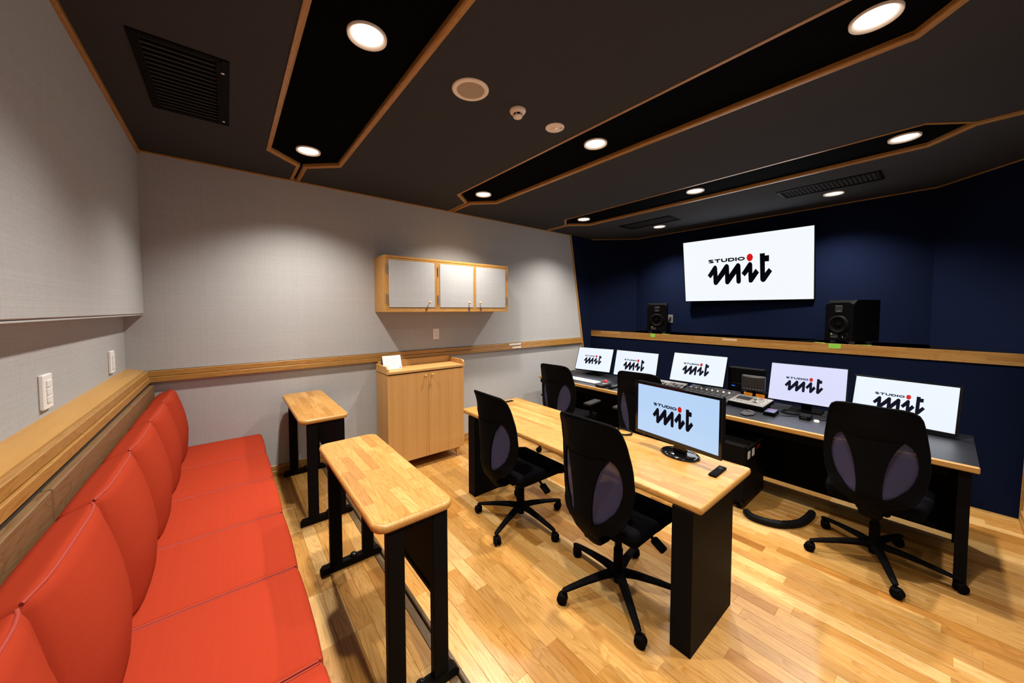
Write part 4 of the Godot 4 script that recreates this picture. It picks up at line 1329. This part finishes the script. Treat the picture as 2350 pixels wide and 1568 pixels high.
func chair(label: String, x: float, z: float, turn: float, base_turn: float, arms: bool, lift := 0.0) -> void:
	var t := thing("office_chair", label, "chair", Vector3(x, 0, z), turn, "black office chairs")
	base_turn -= turn
	var b := put("base_hub", G.ch_hub, M.black_plastic, t, at(0, 0, 0, base_turn))
	for i in 5:
		var a := TAU * i / 5
		put("base_arm", G.ch_arm, M.black_plastic, t, at(0, 0, 0, base_turn + a))
		var c := Node3D.new()
		c.name = "caster"
		t.add_child(c, true)
		var d := Basis(Vector3.UP, base_turn + a) * Vector3(0.335, 0, 0)
		c.transform = at(d.x, 0, d.z, base_turn + a * 2.3 + 0.7)
		put("fork", G.ch_fork, M.black_plastic, c)
		put("wheel", G.ch_wheel, M.black_plastic, c)
	put("column", G.ch_column, M.black_plastic, t)
	var l := at(0, lift, 0)
	put("seat_pan", G.ch_pan, M.black_plastic, t, l)
	put("seat", G.ch_seat, M.chair_cloth, t, l)
	put("spine", G.ch_spine, M.black_plastic, t, l)
	var f := put("back_frame", G.ch_shell, M.black_plastic, t, l)
	put("back_rim", G.ch_rim, M.black_plastic, f)
	put("back_mesh", G.ch_mesh0, M.chair_mesh, f)
	put("back_mesh", G.ch_mesh1, M.chair_mesh, f)
	put("tilt_lever", G.ch_lever, M.black_plastic, t, l)
	if arms:
		for s in [-1.0, 1.0]:
			var a := put("armrest_pad", G.ch_pad, M.pad_grey, t, at(s * 0.285, 0.645 + lift, -0.0))
			put("armrest_post", G.ch_post, M.black_plastic, a, Transform3D(Basis().scaled(Vector3(s, 1, 1)), Vector3.ZERO))

func build_chairs() -> void:
	chair_meshes()
	chair("black mesh-back office chair at the oak desk in front of the blue monitor", -1.13, -1.693, 0.016, 0.56, false, 0.008)
	chair("black mesh-back office chair at the left end of the oak desk", -1.995, -1.703, -0.01, 0.03, false, -0.035)
	chair("black mesh-back office chair on the right, in front of the rightmost control monitor", -0.24, -3.16, -0.02, 0.02, false, -0.004)
	chair("black office chair with armrests behind the oak desk, left of the keyboard", -2.615, -2.95, 0.13, 0.30, true, -0.03)
	chair("black office chair with armrests between the blue monitor and the control desk", -1.685, -3.01, 0.13, 0.7, true, 0.01)

# ------------------------------------------------------------------ loudspeakers
func speaker(label: String, p: Vector3, turn: float) -> void:
	var t := thing("studio_speaker", label, "speaker", p, turn, "studio loudspeakers on the ledge")
	var w := 0.13; var y0 := 0.028; var y1 := 0.43
	var st := begin()
	# body with bevelled front top and sides; front faces +z
	var front := PackedVector2Array([Vector2(-w, y0), Vector2(w, y0), Vector2(w, y1 - 0.045), Vector2(w - 0.04, y1 - 0.025), Vector2(-w + 0.04, y1 - 0.025), Vector2(-w, y1 - 0.045)])
	var mid := PackedVector2Array([Vector2(-w, y0), Vector2(w, y0), Vector2(w, y1 - 0.02), Vector2(w, y1), Vector2(-w, y1), Vector2(-w, y1 - 0.02)])
	var rings := []
	for q in [[front, 0.14], [mid, 0.095], [mid, -0.17]]:
		var r := PackedVector3Array()
		for v in q[0]: r.append(Vector3(v.x, v.y, q[1]))
		rings.append(r)
	loft(st, rings, false)
	obj("cabinet", st, M.black_plastic, t)
	var f := Basis(Vector3.RIGHT, PI / 2)
	st = begin()
	lathe(st, [Vector2(0.0, 0.004), Vector2(0.026, 0.002), Vector2(0.03, -0.004), Vector2(0.066, 0.012), Vector2(0.072, 0.018), Vector2(0.080, 0.018), Vector2(0.092, 0.010), Vector2(0.094, 0.0)], 32, Transform3D(f, Vector3(0, 0.185, 0.1395)), true)
	obj("woofer", st, M.black_steel, t)
	st = begin()
	lathe(st, [Vector2(0.0, 0.014), Vector2(0.014, 0.012), Vector2(0.022, 0.008), Vector2(0.024, 0.002)], 20, Transform3D(f, Vector3(0, 0.185, 0.141)), true)
	obj("dust_cap", st, M.black_plastic, t)
	obj("tweeter", bx(-0.035, 0.035, 0.305, 0.375, 0.138, 0.146, 0.003), M.gloss_black, t)
	obj("maker_plate", bx(-0.02, 0.02, 0.318, 0.323, 0.1455, 0.1472, 0.0003), M.mid_grey, t)
	st = begin()
	lathe(st, [Vector2(0.0, -0.03), Vector2(0.022, -0.02), Vector2(0.025, 0.003), Vector2(0.029, 0.004), Vector2(0.031, 0.0)], 24, Transform3D(f, Vector3(0.06, 0.078, 0.140)), true)
	obj("bass_port", st, M.gloss_black, t)
	obj("control_plate", bx(-0.075, -0.005, 0.05, 0.10, 0.139, 0.142, 0.0005), M.dark_grey, t)
	obj("status_light", bx(-0.07, -0.058, 0.084, 0.096, 0.1415, 0.143, 0.0003), M.led_green, t)
	for i in 4: put("switch", cube(Vector3(0.01, 0.004, 0.003), 0.0005), M.mid_grey, t, at(-0.062 + i * 0.016, 0.062, 0.1425))
	for x in [-0.085, 0.085]:
		for z in [-0.11, 0.09]:
			st = begin()
			lathe(st, [Vector2(0.0, 0.0), Vector2(0.024, 0.0), Vector2(0.024, 0.022), Vector2(0.018, 0.028), Vector2(0.0, 0.028)], 16, at(x, 0, z))
			obj("isolation_foot", st, M.mid_grey, t)

func build_speakers() -> void:
	speaker("black studio loudspeaker on the ledge left of the wall screen", Vector3(-2.64, 1.2607, -4.87), 0.42)
	speaker("black studio loudspeaker on the ledge right of the wall screen", Vector3(-0.60, 1.2607, -4.86), -0.52)
	cable("thin black cable on the ledge left of the left loudspeaker", [Vector3(-2.82, 1.34, -4.99), Vector3(-2.88, 1.31, -4.95), Vector3(-2.98, 1.266, -4.86), Vector3(-3.08, 1.264, -4.84), Vector3(-3.2, 1.264, -4.82)], 0.003)
	cable("thin black cable on the ledge left of the right loudspeaker", [Vector3(-0.72, 1.30, -4.95), Vector3(-0.86, 1.268, -4.86), Vector3(-0.96, 1.2635, -4.80), Vector3(-1.0, 1.2635, -4.74)], 0.003)
	cable("thin black cable hanging behind the right loudspeaker", [Vector3(-0.47, 1.42, -5.165), Vector3(-0.44, 1.34, -5.12), Vector3(-0.43, 1.27, -5.05), Vector3(-0.45, 1.264, -4.98)], 0.003)

# ------------------------------------------------------------------ ceiling fittings
func vent(called: String, label: String, x0: float, x1: float, z0: float, z1: float, frame: float, slats: int) -> Node3D:
	var t := thing(called, label, "vent", Vector3((x0 + x1) / 2, H, (z0 + z1) / 2), 0, "")
	var hx := (x1 - x0) / 2; var hz := (z1 - z0) / 2
	obj("duct", bx(-hx + frame, hx - frame, 0.006, 0.02, -hz + frame, hz - frame, 0.0), M.black_paint, t)
	for s in [-1.0, 1.0]:
		obj("frame_side", bx(-hx, hx, -0.008, 0.006, s * (hz - frame / 2) - frame / 2, s * (hz - frame / 2) + frame / 2, 0.003), M.black_steel, t)
		obj("frame_end", bx(s * (hx - frame / 2) - frame / 2, s * (hx - frame / 2) + frame / 2, -0.0075, 0.006, -hz + frame, hz - frame, 0.003), M.black_steel, t)
	return t

func build_ceiling_fittings() -> void:
	var v := vent("air_grille", "large square black air grille in the rear left ceiling", -2.83, -2.108, -0.041, 0.289, 0.032, 0)
	for i in 16:
		var x := -0.361 + 0.04 + (i + 0.5) * (0.642 / 16)
		obj("slat", bx(x - 0.013, x + 0.013, -0.001, 0.003, -0.132, 0.132, 0.0005), M.black_paint, v)
	obj("hinge_bar", bx(-0.34, 0.34, -0.0095, -0.0075, -0.137, -0.116, 0.001), M.black_steel, v)
	for x in [0.255, -0.297]:
		var st := begin()
		lathe(st, [Vector2(0.0, -0.014), Vector2(0.008, -0.0135), Vector2(0.009, -0.010), Vector2(0.005, -0.008), Vector2(0.005, -0.007)], 14, at(x, 0, -0.139), true)
		obj("catch", st, M.chrome, v)
	for q in [[-2.852, -2.145, "left"], [-1.081, -0.372, "right"]]:
		var w := vent("air_slot", "slim black air vent in the front ceiling, %s of the wall screen centre" % q[2], q[0], q[1], -4.49, -4.195, 0.022, 0)
		for i in 22:
			var x := -0.3325 + (i + 0.5) * (0.665 / 22)
			obj("slat", bx(x - 0.002, x + 0.002, -0.004, 0.006, -0.125, 0.125, 0.0), M.black_paint, w)
		for i in 3: obj("crossbar", bx(-0.3325, 0.3325, -0.001, 0.004, -0.065 + i * 0.065 - 0.002, -0.065 + i * 0.065 + 0.002, 0.0), M.black_paint, w)
	var s := thing("ceiling_speaker", "round white ceiling speaker with a beige grille", "speaker", Vector3(-1.588, H, -1.012))
	var st := begin()
	lathe(st, [Vector2(0.070, -0.003), Vector2(0.072, -0.008), Vector2(0.090, -0.007), Vector2(0.095, -0.003), Vector2(0.095, 0.0)], 40, Transform3D(), true)
	obj("ring", st, M.ivory_plastic, s)
	st = begin(); lathe(st, [Vector2(0.0, -0.007), Vector2(0.05, -0.0065), Vector2(0.071, -0.0045)], 36, Transform3D(), true); obj("grille", st, M.grille_beige, s)
	var d := thing("smoke_detector", "white smoke detector with a stepped cap on the ceiling", "detector", Vector3(-1.579, H, -1.324))
	st = begin(); lathe(st, [Vector2(0.046, 0.0), Vector2(0.047, -0.006), Vector2(0.042, -0.016), Vector2(0.030, -0.022), Vector2(0.0, -0.022)], 30, Transform3D(), true); obj("body", st, M.ivory_plastic, d)
	st = begin(); lathe(st, [Vector2(0.024, -0.021), Vector2(0.022, -0.034)], 24, Transform3D()); obj("vent_ring", st, M.black_paint, d)
	st = begin(); lathe(st, [Vector2(0.027, -0.033), Vector2(0.0275, -0.036), Vector2(0.024, -0.042), Vector2(0.0, -0.043), ], 26, Transform3D(), true); obj("cap", st, M.ivory_plastic, d)
	for i in 6:
		var a := TAU * i / 6
		put("rib", cube(Vector3(0.004, 0.014, 0.004), 0.0), M.ivory_plastic, d, at(cos(a) * 0.0245, -0.0275, sin(a) * 0.0245))
	var em := thing("emergency_light", "round white emergency light beside the middle ceiling channel", "emergency light", Vector3(-1.581, H, -1.629))
	st = begin(); lathe(st, [Vector2(0.0, -0.006), Vector2(0.050, -0.0055), Vector2(0.058, -0.003), Vector2(0.059, 0.0)], 32, Transform3D(), true); obj("plate", st, M.ivory_plastic, em)
	st = begin(); lathe(st, [Vector2(0.0, -0.016), Vector2(0.009, -0.013), Vector2(0.014, -0.006)], 16, Transform3D(), true); obj("lens", st, M.chrome, em)
	for q in [[0.028, -0.02], [0.034, -0.026], [0.022, -0.026], [0.028, -0.032]]: put("test_button", cube(Vector3(0.004, 0.002, 0.004), 0.0005), M.dark_grey, em, at(q[0], -0.0062, q[1]))
	for q in [[-0.02, 0.016], [0.0, 0.03]]: put("hole", cube(Vector3(0.006, 0.0012, 0.003), 0.0), M.mid_grey, em, at(q[0], -0.0058, q[1]))

# ------------------------------------------------------------------ small things
func build_small_things() -> void:
	var st: SurfaceTool
	# wall outlet under the wall cabinet
	var o := thing("wall_outlet", "white wall outlet plate under the wall cabinet", "outlet", Vector3(XL, 1.324, -1.844))
	obj("plate", bx(0.0, 0.008, -0.06, 0.06, -0.038, 0.038, 0.002), M.white_plastic, o)
	for y in [0.018, -0.018]:
		for z in [-0.009, 0.009]: put("slot", cube(Vector3(0.001, 0.011, 0.003), 0.0), M.dark_grey, o, at(0.0083, y, z))
	# switches on the recess wall
	for q in [[-2.222, "white light switch plate nearest the camera above the bench shelf"], [-3.24, "white light switch plate by the corner above the bench shelf"]]:
		var s := thing("light_switch", q[1], "switch", Vector3(q[0], 1.28, ZR), 0, "switch plates above the bench")
		obj("plate", bx(-0.045, 0.045, -0.068, 0.068, -0.014, 0.0, 0.003), M.white_plastic, s)
		for i in 3: obj("rocker", bx(-0.022, 0.022, -0.045 + i * 0.031, -0.017 + i * 0.031, -0.0185, -0.013, 0.002), M.white_paper, s)
	# plates behind the loudspeakers
	for q in [[-2.60, "pale wall plate behind the left loudspeaker"], [-0.462, "pale wall plate behind the right loudspeaker"]]:
		var s := thing("wall_plate", q[1], "wall plate", Vector3(q[0], 1.46, ZU), 0, "wall plates behind the loudspeakers")
		obj("plate", bx(-0.035, 0.035, -0.06, 0.06, 0.0, 0.009, 0.002), M.mid_grey, s)
		obj("socket", bx(-0.015, 0.015, -0.03, 0.03, 0.0085, 0.012, 0.001), M.dark_grey, s)
	# desk calendar
	var c := thing("desk_calendar", "white desk calendar on the low oak cabinet", "calendar", Vector3(-3.50, 1.0072, -1.272), 0.0)
	var lean := 0.34
	var b := Basis(Vector3(0, 0, 1), lean)
	st = begin(); box(st, Vector3(0.0, 0.07, 0), Vector3(0.002, 0.14, 0.185), 0.0005, Basis()); obj("page", st, M.white_paper, c, Transform3D(b, Vector3(0.047, 0.0, 0)))
	st = begin(); box(st, Vector3(0.0, 0.07, 0), Vector3(0.002, 0.14, 0.185), 0.0005, Basis()); obj("back_board", st, M.ink, c, Transform3D(Basis(Vector3(0, 0, 1), -lean), Vector3(-0.047, 0.0, 0)))
	for r in 5:
		for k in 7: put("date_mark", cube(Vector3(0.0006, 0.003, 0.006), 0.0), M.ink, c, Transform3D(b, Vector3(0.047, 0, 0) + b * Vector3(0.0013, 0.028 + r * 0.019, 0.075 - k * 0.024)))
	put("emblem", cube(Vector3(0.0006, 0.008, 0.012), 0.0), M.ink, c, Transform3D(b, Vector3(0.047, 0, 0) + b * Vector3(0.0013, 0.013, -0.075)))
	for z in [-0.06, -0.052, -0.044, 0.044, 0.052, 0.06]:
		st = begin()
		var ringp := []
		for i in 13: ringp.append(Vector3(cos(TAU * i / 12) * 0.006, 0.136 + sin(TAU * i / 12) * 0.006, z))
		tube(st, ringp, 0.0008, 5, Vector3.BACK); obj("wire_ring", st, M.chrome, c)
	# remote on the oak desk
	var r := thing("remote_control", "small black remote lying on the right end of the oak desk", "remote", Vector3(-0.747, 0.7215, -2.032), 0.02)
	st = begin(); soft(st, Vector3(0.020, 0.0055, 0.078), 0.005, 2, at(0, 0.0055, 0)); obj("body", st, M.black_plastic, r)
	st = begin(); lathe(st, [Vector2(0.0, 0.0122), Vector2(0.009, 0.012), Vector2(0.010, 0.010)], 16, at(0, 0, -0.04)); obj("dial", st, M.dark_grey, r)
	cable("tangle of thin black cable on the oak desk left of the blue monitor", loops(Vector3(-1.42, 0.7225, -2.165), 0.07, 2.4), 0.0028)
	cable("thin black cable rising from the far edge of the oak desk", [Vector3(-1.47, 0.7235, -2.19), Vector3(-1.49, 0.735, -2.245), Vector3(-1.5, 0.66, -2.27), Vector3(-1.51, 0.42, -2.275)], 0.0025)
	# tape and stickers
	for q in [[-2.58, 0.07, 1.2375, 0.048, "tape_green", "green tape on the ledge front below the left loudspeaker"], [-0.678, 0.09, 1.2385, 0.046, "tape_green", "green tape on the ledge front below the right loudspeaker"], [-1.608, 0.155, 1.240, 0.024, "tape_clear", "pale sticker on the ledge front below the wall screen"]]:
		st = begin(); box(st, Vector3.ZERO, Vector3(q[1], q[3], 0.0006), 0.0)
		tag(obj("tape_strip", st, M[q[4]], self, at(q[0], q[2], ZF + 0.0125)), q[5], "tape")
	for q in [[-2.42, -4.70, 0.3, "short green tape strip on the ledge right of the left loudspeaker"], [-0.80, -4.69, -0.5, "short green tape strip on the ledge left of the right loudspeaker"], [-0.48, -4.72, 0.2, "short green tape strip on the ledge right of the right loudspeaker"]]:
		st = begin(); box(st, Vector3.ZERO, Vector3(0.10, 0.0006, 0.02), 0.0)
		tag(obj("tape_strip", st, M.tape_green, self, at(q[0], 1.2609, q[1], q[2])), q[3], "tape")
	for k in 2:
		st = begin(); box(st, Vector3.ZERO, Vector3(0.0006, 0.022, 0.2 - k * 0.05), 0.0)
		tag(obj("tape_strip", st, M.white_paper, self, Transform3D(Basis(), Vector3(XL + 0.0312 - (0.0075 if k == 0 else 0.0), 1.135 - k * 0.042, -3.0 - k * 0.02))), ["pale sticker on the upper strip of the chair rail", "pale sticker on the lower strip of the chair rail"][k], "sticker")
	# rolling rack under the control desk
	var rk := thing("rack_case", "black rolling equipment rack under the control desk", "rack", Vector3(-1.17, 0, -3.36))
	obj("case", bx(-0.21, 0.215, 0.06, 0.52, -0.24, 0.235, 0.006), M.black_steel, rk)
	obj("front_rail", bx(0.2145, 0.219, 0.07, 0.515, 0.20, 0.232, 0.001), M.black_steel, rk)
	obj("vent_strip", bx(0.2145, 0.2175, 0.485, 0.512, -0.2, 0.19, 0.001), M.dark_grey, rk)
	for i in 2: obj("paper_label", bx(0.2146, 0.2168, 0.405, 0.465, 0.12 - i * 0.10, 0.175 - i * 0.10, 0.0003), M.white_paper, rk)
	obj("red_label", bx(0.2146, 0.2165, 0.44, 0.47, -0.11, -0.03, 0.0003), M.red_print, rk)
	for x in [-0.17, 0.17]:
		for z in [-0.19, 0.19]:
			st = begin()
			lathe(st, [Vector2(0.0, -0.012), Vector2(0.028, -0.012), Vector2(0.030, -0.008), Vector2(0.030, 0.008), Vector2(0.028, 0.012), Vector2(0.0, 0.012)], 16, Transform3D(Basis(Vector3(0, 0, 1), PI / 2), Vector3(x, 0.030, z)))
			obj("caster", st, M.black_plastic, rk)
			obj("caster_bracket", bx(x - 0.016, x + 0.016, 0.032, 0.062, z - 0.012, z + 0.012, 0.002), M.steel_grey, rk)
	# cable sleeve on the floor
	var st2 := begin()
	var path := curve([Vector3(0.0, 0.03, 0.0), Vector3(0.07, 0.028, 0.04), Vector3(0.2, 0.028, 0.0), Vector3(0.29, 0.028, -0.12), Vector3(0.32, 0.028, -0.24), Vector3(0.33, 0.028, -0.38)], 8)
	var rad := []
	for i in path.size(): rad.append(0.024 + (0.002 if i % 2 else 0.0))
	tube(st2, path, rad, 10)
	tag(obj("cable_sleeve", st2, M.cable_black, self, at(-0.93, 0.0, -3.09)), "thick black ribbed cable sleeve curving over the floor under the control desk", "cable sleeve")
